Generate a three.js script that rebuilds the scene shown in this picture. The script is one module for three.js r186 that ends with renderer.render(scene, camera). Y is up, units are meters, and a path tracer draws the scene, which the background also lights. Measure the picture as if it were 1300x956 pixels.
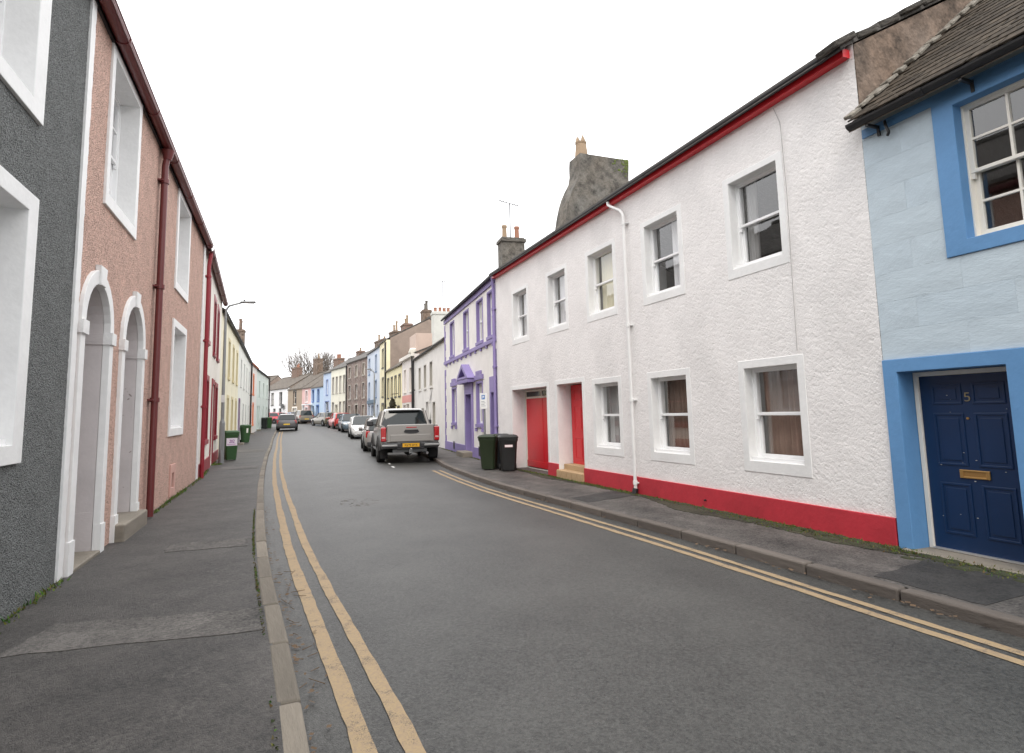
import * as THREE from 'three';
import { mergeGeometries, toCreasedNormals, mergeVertices } from 'three/addons/utils/BufferGeometryUtils.js';
import { FontLoader } from 'three/addons/loaders/FontLoader.js';
import { TextGeometry } from 'three/addons/geometries/TextGeometry.js';
import { RoundedBoxGeometry } from 'three/addons/geometries/RoundedBoxGeometry.js';

// ------------------------------------------------------------------ camera, sky, sun, exposure
const scene = new THREE.Scene();
const EYE = 1.58;
const camera = new THREE.PerspectiveCamera(2 * Math.atan(478 / 768) * 180 / Math.PI, 1300 / 956, 0.1, 1500);
camera.position.set(0, EYE, 0);
camera.up.set(-0.02136583, 0.99296111, 0.11649779);
camera.lookAt(0.36667984, EYE + 0.11618712, -0.92306362);
camera.setViewOffset(1300, 956, 0, 44.5, 1300, 956);       // the picture's optical centre lies above its middle
camera.updateProjectionMatrix();

// overcast sky: bright even cloud, brighter overhead
const skyW = 64, skyH = 32, skyData = new Float32Array(skyW * skyH * 4);
for (let j = 0; j < skyH; j++) for (let i = 0; i < skyW; i++) {
  const el = ((j + 0.5) / skyH - 0.5) * Math.PI, s = Math.max(0, Math.sin(el));
  const L = el > 0 ? 0.86 + 0.3 * s : 0.86;
  const k = (j * skyW + i) * 4;
  skyData[k] = L * 1.0; skyData[k + 1] = L * 1.0; skyData[k + 2] = L * 1.015; skyData[k + 3] = 1;
}
const sky = new THREE.DataTexture(skyData, skyW, skyH, THREE.RGBAFormat, THREE.FloatType);
sky.mapping = THREE.EquirectangularReflectionMapping; sky.magFilter = THREE.LinearFilter; sky.minFilter = THREE.LinearFilter; sky.wrapS = THREE.RepeatWrapping; sky.needsUpdate = true;
scene.background = sky; scene.environment = sky;

const sun = new THREE.DirectionalLight(0xfff6ea, 0.6);
sun.position.set(-14, 60, 22); sun.target.position.set(3, 0, -25);
sun.castShadow = true; sun.shadow.radius = 45; sun.shadow.mapSize.set(2048, 2048);
Object.assign(sun.shadow.camera, { left: -70, right: 70, top: 90, bottom: -90, near: 1, far: 250 });
scene.add(sun, sun.target);

const renderer = new THREE.WebGLRenderer({ antialias: true });
renderer.toneMapping = THREE.LinearToneMapping;
renderer.toneMappingExposure = 2.25;
renderer.shadowMap.enabled = true;
renderer.setSize(1024, 753);

// ------------------------------------------------------------------ random, noise, textures
function rng(seed) { let s = seed >>> 0; return () => { s = (s + 0x6D2B79F5) >>> 0; let t = s; t = Math.imul(t ^ t >>> 15, t | 1); t ^= t + Math.imul(t ^ t >>> 7, t | 61); return ((t ^ t >>> 14) >>> 0) / 4294967296; }; }
const R = rng(20240611);
function valueNoise(n, cells, seed) {                         // periodic value noise, n x n
  const r = rng(seed), g = new Float32Array(cells * cells); for (let i = 0; i < g.length; i++) g[i] = r();
  const o = new Float32Array(n * n);
  for (let y = 0; y < n; y++) for (let x = 0; x < n; x++) {
    const fx = x / n * cells, fy = y / n * cells, x0 = Math.floor(fx), y0 = Math.floor(fy);
    let tx = fx - x0, ty = fy - y0; tx = tx * tx * (3 - 2 * tx); ty = ty * ty * (3 - 2 * ty);
    const a = g[y0 % cells * cells + x0 % cells], b = g[y0 % cells * cells + (x0 + 1) % cells];
    const c = g[(y0 + 1) % cells * cells + x0 % cells], d = g[(y0 + 1) % cells * cells + (x0 + 1) % cells];
    o[y * n + x] = (a + (b - a) * tx) + ((c + (d - c) * tx) - (a + (b - a) * tx)) * ty;
  }
  return o;
}
function fbm(n, base, oct, seed, gain = 0.55) {
  const o = new Float32Array(n * n); let amp = 1, tot = 0;
  for (let k = 0; k < oct; k++) { const v = valueNoise(n, Math.min(n, base << k), seed + k * 17); for (let i = 0; i < o.length; i++) o[i] += v[i] * amp; tot += amp; amp *= gain; }
  for (let i = 0; i < o.length; i++) o[i] /= tot;
  return o;
}
function lumps(n, count, rmin, rmax, seed) {                  // thrown pebbles: overlapping domes, periodic
  const r = rng(seed), o = new Float32Array(n * n);
  for (let k = 0; k < count; k++) {
    const cx = r() * n, cy = r() * n, rad = rmin + (rmax - rmin) * r() * r(), h = 0.5 + 0.5 * r(), e = 0.7 + 0.6 * r();
    for (let y = Math.floor(cy - rad); y <= cy + rad; y++) for (let x = Math.floor(cx - rad); x <= cx + rad; x++) {
      const q = ((x - cx) ** 2 * e + (y - cy) ** 2 / e) / (rad * rad); if (q > 1) continue;
      const i = ((y % n + n) % n) * n + (x % n + n) % n; o[i] = Math.max(o[i], h * Math.sqrt(1 - q));
    }
  }
  return o;
}
const srgb = (v) => v <= 0.0031308 ? v * 12.92 : 1.055 * Math.pow(v, 1 / 2.4) - 0.055;
function tex(n, fn, metres, color = true) {                   // fn(i) -> grey or [r,g,b], linear
  const d = new Uint8Array(n * n * 4);
  for (let i = 0; i < n * n; i++) {
    const v = fn(i, i % n, Math.floor(i / n));
    for (let c = 0; c < 3; c++) { const x = Math.min(1, Math.max(0, typeof v === 'number' ? v : v[c])); d[i * 4 + c] = Math.round(255 * (color ? srgb(x) : x)); }
    d[i * 4 + 3] = 255;
  }
  const t = new THREE.DataTexture(d, n, n); t.wrapS = t.wrapT = THREE.RepeatWrapping; t.magFilter = THREE.LinearFilter; t.minFilter = THREE.LinearMipmapLinearFilter; t.generateMipmaps = true;
  if (color) t.colorSpace = THREE.SRGBColorSpace;
  t.repeat.set(1 / metres, 1 / metres); t.needsUpdate = true; return t;
}
const N = 512;
const nFine = fbm(N, 64, 3, 11), nMid = fbm(N, 12, 5, 23), nBig = fbm(N, 3, 6, 37), nSpeck = valueNoise(N, 256, 71);
const pebble = lumps(N, 5200, 5, 11, 5), roughLump = lumps(N, 1500, 8, 26, 9);
const bumpPebble = tex(N, (i) => pebble[i] * 0.8 + nFine[i] * 0.2, 0.62, false);
const bumpRough = tex(N, (i) => roughLump[i] * 0.5 + pebble[i] * 0.3 + nFine[i] * 0.3, 0.7, false);
const bumpPlaster = tex(N, (i) => nMid[i] * 0.7 + nFine[i] * 0.3, 1.7, false);
const bumpTar = tex(N, (i) => pebble[i] * 0.6 + nSpeck[i] * 0.4, 0.34, false);
const wear = (amp, big, metres) => tex(N, (i) => 1 - amp * (0.6 * nMid[i] + 0.4 * nFine[i]) - big * Math.max(0, nBig[i] - 0.5) * 2, metres);
const wearLight = wear(0.15, 0.14, 2.7), wearMid = wear(0.28, 0.25, 2.3);
const grains = lumps(N, 2600, 3, 8, 155), grains2 = lumps(N, 1500, 3, 7, 433);   // grains of other colours thrown in with the pebbles, scattered without regard to the relief
const speckle = tex(N, (i) => 0.66 + 0.34 * (grains[i] > 0.35 ? grains[i] - 0.35 : 0) - (grains2[i] > 0.4 ? 0.3 : 0) + 0.3 * (nSpeck[i] - 0.5) + 0.2 * (nBig[i] - 0.5), 0.83);
const tarMap = tex(1024, (() => { const agg = valueNoise(1024, 190, 8), agg2 = valueNoise(1024, 330, 28); const a = fbm(1024, 5, 7, 91, 0.6), b = valueNoise(1024, 512, 3), c = valueNoise(1024, 300, 4); return (i) => { const s = c[i] > 0.93 ? 0.3 : 0; return 0.6 + 0.55 * (a[i] - 0.5) + 0.3 * (b[i] - 0.5) + 0.42 * (agg[i] - 0.5) + 0.4 * (agg2[i] - 0.5) + (agg2[i] > 0.93 ? 0.3 : 0); }; })(), 3.1);
const pavMap = tex(1024, (() => { const agg = valueNoise(1024, 170, 38), st = fbm(1024, 6, 6, 401, 0.7); const a = fbm(1024, 4, 7, 191, 0.68), b = valueNoise(1024, 400, 13), c = fbm(1024, 9, 4, 77); return (i) => 0.58 + 1.2 * (a[i] - 0.5) + 0.35 * (b[i] - 0.5) + 0.5 * (agg[i] - 0.5) + (st[i] > 0.57 ? Math.min(0.3, (st[i] - 0.57) * 5) * agg[i] : 0) + (c[i] > 0.62 ? (c[i] - 0.62) * 1.4 : 0); })(), 2.6);
const slateRows = (i, x, y) => { const rows = 8, ph = x / N * rows, row = Math.floor(ph), col = y / N * 6 + (row % 2) * 0.5; return { e: ph - row, j: Math.abs(col - Math.round(col)), id: (row * 7 + Math.floor(col) % 6 * 13) % 11 }; };
const slateMap = tex(N, (i, x, y) => { const s = slateRows(i, x, y); return 0.5 + 0.05 * (s.id - 5) / 5 + 0.5 * (nMid[i] - 0.5) + 0.2 * (nFine[i] - 0.5); }, 1.7);
const slateBump = tex(N, (i, x, y) => { const s = slateRows(i, x, y); return (1 - s.e) * 0.8 * (s.j < 0.03 ? 0.3 : 1) + 0.15 * nFine[i]; }, 1.7, false);
const stoneMap = tex(N, (i) => { const a = nBig[i], b = nMid[i], c = nFine[i]; const v = 0.55 + 0.9 * (b - 0.5) + 0.4 * (c - 0.5); return [v * (1 + 0.16 * (a - 0.5)), v, v * (1 - 0.16 * (a - 0.5))]; }, 1.9);
const brickMap = tex(N, (i, x, y) => { const ry = y / N * 12, r = Math.floor(ry), cx = x / N * 4 + (r % 2) * 0.5, j = (ry - r < 0.13) || (cx - Math.floor(cx) < 0.045); return j ? [0.62, 0.56, 0.5] : [0.55 + 0.5 * (nMid[i] - 0.5) + 0.08 * ((r * 5 + Math.floor(cx) * 3) % 4 - 1.5), 0.5 + 0.4 * (nMid[i] - 0.5), 0.48 + 0.4 * (nMid[i] - 0.5)]; }, 0.95);

function M(rgb, rough = 0.85, o = {}) {
  const m = new THREE.MeshPhysicalMaterial({ roughness: rough, ...o });
  if (Array.isArray(rgb)) m.color.setRGB(...rgb); else m.color.set(rgb);
  return m;
}
const paint = (rgb, rough = 0.75) => M(rgb, rough, { map: wearLight, bumpMap: bumpPlaster, bumpScale: 0.004 });
const mat = {
  whiteRough: M([0.86, 0.835, 0.82], 0.9, { map: wearLight, bumpMap: bumpRough, bumpScale: 0.0045 }),
  pinkRough: M([0.94, 0.625, 0.51], 0.95, { map: speckle, bumpMap: bumpPebble, bumpScale: 0.02 }),
  greyRough: M([0.25, 0.262, 0.257], 0.95, { map: speckle, bumpMap: bumpPebble, bumpScale: 0.024 }),
  white: paint([0.85, 0.85, 0.84], 0.55), whiteTrim: M([0.86, 0.86, 0.86], 0.4),
  creamTrim: M([0.80, 0.76, 0.68], 0.45), lilacGrey: paint([0.62, 0.575, 0.57], 0.7),
  paleBlue: paint([0.53, 0.622, 0.685], 0.75), midBlue: paint([0.12, 0.29, 0.545], 0.6), navy: M([0.0032, 0.026, 0.088], 0.4, { map: wearLight }),
  red: M([0.70, 0.02, 0.03], 0.35, { map: wearLight }), plinthRed: M([0.55, 0.03, 0.048], 0.7, { map: wearMid, bumpMap: bumpPlaster, bumpScale: 0.006 }), maroon: M([0.135, 0.026, 0.026], 0.38), darkRed: M([0.19, 0.012, 0.022], 0.4), brightMaroon: M([0.27, 0.014, 0.026], 0.45),
  purple: paint([0.275, 0.22, 0.455], 0.65), purpleDoor: M([0.20, 0.16, 0.38], 0.5),
  blackMetal: M([0.018, 0.018, 0.02], 0.45), greyMetal: M([0.30, 0.31, 0.31], 0.5, { metalness: 0.4, map: wearLight }),
  slate: M([0.17, 0.155, 0.14], 0.8, { map: slateMap, bumpMap: slateBump, bumpScale: 0.02 }), slateWarm: M([0.21, 0.175, 0.14], 0.85, { map: slateMap, bumpMap: slateBump, bumpScale: 0.02 }),
  brownRender: M([0.30, 0.225, 0.175], 0.95, { map: stoneMap, bumpMap: bumpPlaster, bumpScale: 0.02 }), brownSmooth: M([0.33, 0.26, 0.215], 0.9, { map: wearMid, bumpMap: bumpPlaster, bumpScale: 0.008 }),
  greyStone: M([0.27, 0.248, 0.215], 0.95, { map: stoneMap, bumpMap: bumpPebble, bumpScale: 0.02 }), brick: M([0.34, 0.255, 0.21], 0.9, { map: brickMap }), redBrick: M([0.62, 0.27, 0.17], 0.9, { map: brickMap }),
  pot: M([0.34, 0.245, 0.16], 0.85, { map: wearMid }), potRed: M([0.36, 0.17, 0.11], 0.85, { map: wearMid }),
  glass: M([1, 1, 1], 0.02, { transmission: 1, thickness: 0, ior: 2.0 }),
  farGlass: M([0.03, 0.034, 0.04], 0.06), farBlind: M([0.55, 0.54, 0.5], 0.5),
  tarmac: M([0.074, 0.0735, 0.068], 0.5, { map: tarMap, bumpMap: bumpTar, bumpScale: 0.004 }),
  pavement: M([0.080, 0.0725, 0.0665], 0.62, { map: pavMap, bumpMap: bumpTar, bumpScale: 0.005 }),
  pavementRight: M([0.135, 0.122, 0.112], 0.75, { map: pavMap, bumpMap: bumpTar, bumpScale: 0.004 }),
  patchLight: M([0.15, 0.138, 0.126], 0.75, { map: pavMap, bumpMap: bumpTar, bumpScale: 0.004 }), patchDark: M([0.05, 0.048, 0.046], 0.75, { map: pavMap, bumpMap: bumpTar, bumpScale: 0.004 }),
  kerb: [0.22, 0.192, 0.155], earth: M([0.12, 0.12, 0.085], 0.95, { map: pavMap }),
  yellow: M([0.31, 0.226, 0.132], 0.8, { map: tex(N, (i) => { const w = nMid[i] * 0.6 + nSpeck[i] * 0.4; return w > 0.66 ? [0.35, 0.38, 0.5] : [0.92 - 0.3 * (nFine[i] - 0.5), 0.92 - 0.3 * (nFine[i] - 0.5), 0.92]; }, 0.8) }),
  whiteLine: M([0.66, 0.66, 0.64], 0.8, { map: wearMid }),
  stepStone: M([0.30, 0.265, 0.215], 0.9, { map: wearMid, bumpMap: bumpPebble, bumpScale: 0.006 }), stepTan: M([0.52, 0.36, 0.20], 0.8, { map: wearMid }),
  curtainBrown: M([0.27, 0.185, 0.14], 0.95, { map: wearMid }), curtainGrey: M([0.42, 0.41, 0.40], 0.95), curtainCream: M([0.72, 0.68, 0.5], 0.95), curtainPale: M([0.74, 0.74, 0.75], 0.9),
  brass: M([0.55, 0.33, 0.12], 0.4, { metalness: 0.8 }), rubber: M([0.015, 0.015, 0.015], 0.85), alloy: M([0.42, 0.42, 0.43], 0.35, { metalness: 0.8 }),
  carGlass: M([0.02, 0.025, 0.025], 0.05), lampRed: M([0.40, 0.010, 0.014], 0.18, { clearcoat: 1 }), lampClear: M([0.75, 0.76, 0.78], 0.15, { clearcoat: 1 }), darkPlastic: M([0.03, 0.03, 0.032], 0.55),
};

// ------------------------------------------------------------------ helpers
const taken = {};
function numbered(n) { const k = taken[n] = (taken[n] ?? -1) + 1; return k ? `${n}_${String(k).padStart(3, '0')}` : n; }
function mesh(name, geo, m, parent) { const o = new THREE.Mesh(geo, m); o.name = name; o.castShadow = o.receiveShadow = true; parent.add(o); return o; }
function tag(o, label, category, group) { o.userData.label = label; o.userData.category = category; if (group) o.userData.group = group; return o; }
function thing(name, label, category, [x, y, zf] = [0, 0, 0], turn = 0, group) {
  const o = new THREE.Group(); o.name = numbered(name); o.position.set(x, y, -zf); o.rotation.y = turn; scene.add(o); return tag(o, label, category, group);
}
function structure(name, geo, m) { const o = mesh(name, geo, m, scene); o.userData.kind = 'structure'; return o; }
const bx = (w, h, d, x, y, z) => new THREE.BoxGeometry(w, h, d).translate(x, y, z);
const box2 = (x0, x1, y0, y1, z0, z1) => bx(Math.abs(x1 - x0), Math.abs(y1 - y0), Math.abs(z1 - z0), (x0 + x1) / 2, (y0 + y1) / 2, (z0 + z1) / 2);
const merge = (a) => mergeGeometries(a.map((g) => { const q = g.index ? g.toNonIndexed() : g; for (const k of Object.keys(q.attributes)) if (!['position', 'normal', 'uv'].includes(k)) q.deleteAttribute(k); return q; }));
function poly(pts, holes = []) { const s = new THREE.Shape(pts.map((p) => new THREE.Vector2(...p))); for (const h of holes) s.holes.push(new THREE.Path(h.map((p) => new THREE.Vector2(...p)))); return s; }
const rect = (a, b, c, d) => [[a, c], [b, c], [b, d], [a, d]];
function extrude(shape, z0, z1, bevel = 0) {
  const g = new THREE.ExtrudeGeometry(shape, { depth: z1 - z0 - 2 * bevel, bevelEnabled: bevel > 0, bevelSize: bevel, bevelThickness: bevel, bevelOffset: -bevel, bevelSegments: 2, curveSegments: 12 });
  return g.translate(0, 0, z0 + bevel);
}
function along(profile, u0, u1) {                             // profile of [z, y] points swept along the facade
  const g = new THREE.ExtrudeGeometry(poly(profile.map(([z, y]) => [-z, y])), { depth: u1 - u0, bevelEnabled: false });
  return g.rotateY(Math.PI / 2).translate(u0, 0, 0);
}
function tube(pts, r, seg = 24, rad = 10) { return new THREE.TubeGeometry(new THREE.CatmullRomCurve3(pts.map((p) => new THREE.Vector3(...p)), false, 'catmullrom', 0.05), seg, r, rad, false); }
function rod(a, b, r0, r1 = r0, n = 10) {
  const A = new THREE.Vector3(...a), B = new THREE.Vector3(...b), d = B.clone().sub(A), g = new THREE.CylinderGeometry(r1, r0, d.length(), n);
  return g.applyQuaternion(new THREE.Quaternion().setFromUnitVectors(new THREE.Vector3(0, 1, 0), d.clone().normalize())).translate((A.x + B.x) / 2, (A.y + B.y) / 2, (A.z + B.z) / 2);
}
function loft(secs, crease = 0.7) {                           // secs: {z, pts}; closed rings skinned and capped
  const n = secs[0].pts.length, pos = [], idx = [];
  for (const s of secs) for (const p of s.pts) pos.push(p[0], p[1], s.z);
  for (let k = 0; k + 1 < secs.length; k++) for (let i = 0; i < n; i++) { const a = k * n + i, b = k * n + (i + 1) % n; idx.push(a, a + n, b, b, a + n, b + n); }
  for (const [k, flip] of [[0, false], [secs.length - 1, true]]) {
    const tri = THREE.ShapeUtils.triangulateShape(secs[k].pts.map((p) => new THREE.Vector2(...p)), []);
    for (const t of tri) { const q = t.map((i) => i + k * n); idx.push(...(flip ? [q[0], q[1], q[2]] : [q[0], q[2], q[1]])); }
  }
  let g = new THREE.BufferGeometry(); g.setAttribute('position', new THREE.Float32BufferAttribute(pos, 3)); g.setIndex(idx);
  g.setAttribute('uv', new THREE.Float32BufferAttribute(new Float32Array(pos.length / 3 * 2), 2));
  g = toCreasedNormals(g, crease); return g;
}
const sstep = (a, b, x) => { const t = Math.min(1, Math.max(0, (x - a) / (b - a))); return t * t * (3 - 2 * t); };
const ground = (z) => 0.8 * sstep(30, 85, z);                 // the street climbs a little towards its far end
const interp = (pts) => (z) => { if (z <= pts[0][0]) return pts[0][1]; for (let i = 1; i < pts.length; i++) if (z <= pts[i][0]) { const [a, p] = pts[i - 1], [b, q] = pts[i]; return p + (q - p) * (z - a) / (b - a); } return pts[pts.length - 1][1]; };
function smoothLine(pts) { const f = interp(pts); return (z) => (f(z - 1.2) + f(z - 0.4) + f(z + 0.4) + f(z + 1.2)) / 4; }
const kerbL = smoothLine([[-8, 0.3], [3, 0.21], [4.9, 0.12], [7, 0.0], [9.8, -0.07], [15, -0.14], [20, -0.15], [27, -0.1], [34, 0.02], [44, 0.14], [56, 0.42], [62, 0.7], [66, 0.6], [69, -1.5], [71, -8]]);
const kerbR = smoothLine([[-8, 4.75], [3, 4.71], [6, 4.67], [8, 4.61], [11, 4.47], [13, 4.46], [17.6, 4.72], [20.5, 5.2], [28, 5.75], [34, 6.3], [41, 6.8], [52, 7.0], [60, 6.9], [66, 6.45], [72, 5.2], [80, 3.3], [89, 0.9], [100, -2.6], [106, -5]]);
const wallLineL = (z) => z < 17.15 ? -1.87 + 0.01488 * (z - 5.9) : interp([[17.15, -1.70], [25.6, -1.88], [36, -1.74], [50, -1.6], [68, -0.38]])(z);
const wallLineR = interp([[-8, 6.05], [16.45, 6.07], [25.3, 6.91], [35.5, 7.83], [40, 7.99], [47, 8.16], [50.5, 8.23], [58, 8.29], [66, 7.28], [72, 6.24], [75.5, 5.65], [80.5, 4.54], [84, 3.63], [89.5, 2.02], [100, -0.56], [112, -4]]);

// ------------------------------------------------------------------ ground, road, pavements, kerbs, markings
function ribbon(z0, z1, step, left, right, lift, across = 4, camber = 0) {
  const pos = [], uv = [], idx = []; let rows = 0;
  for (let z = z0; z <= z1 + 1e-6; z += step, rows++) for (let k = 0; k <= across; k++) {
    const t = k / across, x = left(z) + (right(z) - left(z)) * t;
    pos.push(x, ground(z) + lift + camber * 4 * t * (1 - t), -z); uv.push(x, z);
  }
  const w = across + 1;
  for (let r = 0; r + 1 < rows; r++) for (let k = 0; k < across; k++) { const a = r * w + k; idx.push(a, a + 1, a + w, a + 1, a + w + 1, a + w); }
  const g = new THREE.BufferGeometry(); g.setAttribute('position', new THREE.Float32BufferAttribute(pos, 3)); g.setAttribute('uv', new THREE.Float32BufferAttribute(uv, 2)); g.setIndex(idx); g.computeVertexNormals(); return g;
}
structure('ground', ribbon(-60, 420, 6, () => -400, () => 400, -0.06, 8), mat.earth);
structure('road', ribbon(-8, 118, 1, (z) => kerbL(z) - 0.05, (z) => kerbR(z) + 0.05, 0, 10, 0.03), mat.tarmac);
structure('pavement', ribbon(-8, 69, 1, (z) => wallLineL(z) - 0.5, (z) => kerbL(z) - 0.1, 0.1, 3), mat.pavement);
structure('pavement_001', ribbon(-8, 106, 1, (z) => kerbR(z) + 0.1, (z) => wallLineR(z) + 0.5, 0.1, 3), mat.pavementRight);
const kerbMats = [0, 1, 2, 3].map((k) => M(mat.kerb.map((c) => c * (0.72 + 0.11 * k)), 0.9, { map: wearMid, bumpMap: bumpPlaster, bumpScale: 0.006 }));
const kerbDark = [0, 1, 2].map((k) => M([0.125 + 0.015 * k, 0.106 + 0.013 * k, 0.092 + 0.011 * k], 0.85, { map: wearMid, bumpMap: bumpPlaster, bumpScale: 0.006 }));
for (const [fn, side, z0, z1, name] of [[kerbL, -1, -1, 66, 'kerb'], [kerbR, 1, -1, 95, 'kerb_001']]) {
  const k = new THREE.Group(); k.name = name; k.userData.kind = 'structure'; scene.add(k);
  const stone = new RoundedBoxGeometry(0.13, 0.24, 0.9, 2, 0.022); let i = 0;
  for (let z = z0; z < z1; z += 0.915, i++) {
    const za = z + 0.457, dx = fn(za + 0.45) - fn(za - 0.45), dy = ground(za + 0.45) - ground(za - 0.45);
    const s = mesh(i ? `kerb_stone_${String(i).padStart(3, '0')}` : 'kerb_stone', stone, kerbMats[Math.floor(R() * 4)], k);
    s.position.set(fn(za) + side * 0.065 + (R() - 0.5) * 0.006, ground(za) + 0.104 - 0.12 + (R() - 0.5) * 0.008, -za);
    s.rotation.set(Math.atan(dy / 0.9), -Math.atan(dx / 0.9), (R() - 0.5) * 0.02);
    s.scale.z = Math.hypot(1, dx / 0.9); if (side > 0) s.material = kerbDark[Math.floor(R() * 3)];
  }
}
function marking(name, centre, width, z0, z1, m, seed, lift = 0.006) {   // painted line with a slightly ragged edge
  const r = rng(seed), pos = [], uv = [], idx = []; let rows = 0, jl = 0, jr = 0, wob = 0;
  for (let z = z0; z <= z1; z += 0.12, rows++) {
    jl = jl * 0.6 + (r() - 0.5) * 0.010; jr = jr * 0.6 + (r() - 0.5) * 0.010; wob = wob * 0.97 + (r() - 0.5) * 0.006;
    const c = centre(z) + wob, t = (c - kerbL(z)) / (kerbR(z) - kerbL(z)), y = ground(z) + lift + 0.12 * t * (1 - t);
    for (const x of [c - width / 2 + jl, c + width / 2 + jr]) { pos.push(x, y, -z); uv.push(x, z); }
  }
  for (let k = 0; k + 1 < rows; k++) { const a = k * 2; idx.push(a, a + 1, a + 2, a + 1, a + 3, a + 2); }
  const g = new THREE.BufferGeometry(); g.setAttribute('position', new THREE.Float32BufferAttribute(pos, 3)); g.setAttribute('uv', new THREE.Float32BufferAttribute(uv, 2)); g.setIndex(idx); g.computeVertexNormals();
  return structure(numbered(name), g, m);
}
marking('yellow_line', (z) => kerbL(z) + 0.25, 0.105, 0.5, 56, mat.yellow, 1);
marking('yellow_line', (z) => kerbL(z) + 0.455, 0.09, 0.5, 56, mat.yellow, 2);
marking('yellow_line', (z) => Math.min(kerbR(z) - 0.46, 4.21 + 0.001 * z + 0.28 * sstep(10, 18, z)), 0.085, 0.5, 16.9, mat.yellow, 3);
marking('yellow_line', (z) => Math.min(kerbR(z) - 0.27, 4.385 + 0.25 * sstep(10, 18, z)), 0.08, 0.5, 16.9, mat.yellow, 4);
for (const [z0, z1] of [[18.3, 18.9], [19.6, 20.2], [20.9, 21.6]]) marking('bay_line', (z) => 3.36 + 0.085 * (z - 17.7), 0.07, z0, z1, mat.whiteLine, 9 + z0);
function patch(name, pts, y, m, seed) {                        // reinstated tarmac: an irregular thin sheet
  const r = rng(seed), out = []; for (let i = 0; i < pts.length; i++) { const [a, b] = [pts[i], pts[(i + 1) % pts.length]]; for (let k = 0; k < 9; k++) { const t = k / 9; out.push([a[0] + (b[0] - a[0]) * t + (r() - 0.5) * 0.035, a[1] + (b[1] - a[1]) * t + (r() - 0.5) * 0.035]); } }
  const g = extrude(poly(out), 0, 0.01); g.rotateX(-Math.PI / 2).translate(0, y - 0.0055, 0); return structure(numbered(name), g, m);
}
patch('pavement_patch', [[-1.62, 5.0], [-0.02, 4.8], [-0.04, 5.35], [-1.45, 5.6]], 0.1, mat.patchLight, 1);
patch('pavement_patch', [[-1.1, 8.0], [-0.25, 7.95], [-0.25, 8.4], [-1.1, 8.5]], 0.1, mat.patchLight, 2);
patch('pavement_patch', [[-1.4, 19.9], [-0.36, 19.7], [-0.36, 20.9], [-1.4, 21.1]], 0.1, mat.patchLight, 3);
patch('pavement_patch', [[-1.5, 29.4], [-0.28, 29.2], [-0.28, 31.8], [-1.5, 32]], 0.1, mat.patchLight, 4);
patch('pavement_patch', [[4.87, 3.02], [5.98, 3.12], [5.98, 4.12], [4.87, 3.92]], 0.1, mat.patchDark, 5);
patch('pavement_patch', [[4.8, 8.9], [5.9, 9.2], [5.9, 9.9], [4.8, 9.5]], 0.1, mat.patchDark, 6);
{ // scabbed spot in the carriageway: separate chips of broken surface
  const r = rng(8), chips = [];
  for (let i = 0; i < 60; i++) { const a = r() * 6.28, q = Math.sqrt(r()), w = 0.015 + r() * 0.045; chips.push(new THREE.CylinderGeometry(w * 0.7, w, 0.012, 5 + Math.floor(r() * 3)).scale(1, 1, 0.5 + r() * 0.5).rotateY(r() * 3).translate(1.52 + Math.cos(a) * q * 0.36, 0.0235, -(11.45 + Math.sin(a) * q * 0.55))); }
  const o = structure('road_scab', merge(chips), M([0.15, 0.138, 0.126], 0.9, { map: pavMap }));
}

// ------------------------------------------------------------------ facade pieces
function roughSheet(L, v0, v1, cell, amp, height, scale, inside) {
  const line = (a, b) => { const n = Math.ceil((b - a) / cell), o = []; for (let i = 0; i <= n; i++) o.push(a + (b - a) * i / n); return o; };
  const us = line(0, L), vs = line(v0, v1), W = us.length, pos = new Float32Array(W * vs.length * 3), uv = new Float32Array(W * vs.length * 2), idx = [];
  for (let j = 0; j < vs.length; j++) for (let i = 0; i < W; i++) {
    const k = j * W + i, u = us[i], v = vs[j];
    const sx = Math.floor((u / scale % 1) * N), sy = Math.floor(((v + 8) / scale % 1) * N), bx_ = Math.floor((u / 3.7 % 1) * N), by_ = Math.floor(((v + 9) / 3.7 % 1) * N);
    pos[k * 3] = u; pos[k * 3 + 1] = v; pos[k * 3 + 2] = amp * height[sy * N + sx] - 0.004 + 0.014 * (nBig[by_ * N + bx_] - 0.5);
    uv[k * 2] = u; uv[k * 2 + 1] = v;
    if (i + 1 < W && j + 1 < vs.length && !inside((u + us[i + 1]) / 2, (v + vs[j + 1]) / 2)) idx.push(k, k + 1, k + W, k + 1, k + W + 1, k + W);
  }
  const g = new THREE.BufferGeometry(); g.setAttribute('position', new THREE.BufferAttribute(pos, 3)); g.setAttribute('uv', new THREE.BufferAttribute(uv, 2)); g.setIndex(idx); g.computeVertexNormals(); return g;
}
function archPts(cx, r, v0, spring, n = 14) { const o = [[cx - r, v0]]; for (let i = 0; i <= n; i++) { const a = Math.PI - Math.PI * i / n; o.push([cx + Math.cos(a) * r, spring + Math.sin(a) * r]); } o.push([cx + r, v0]); return o; }

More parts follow.
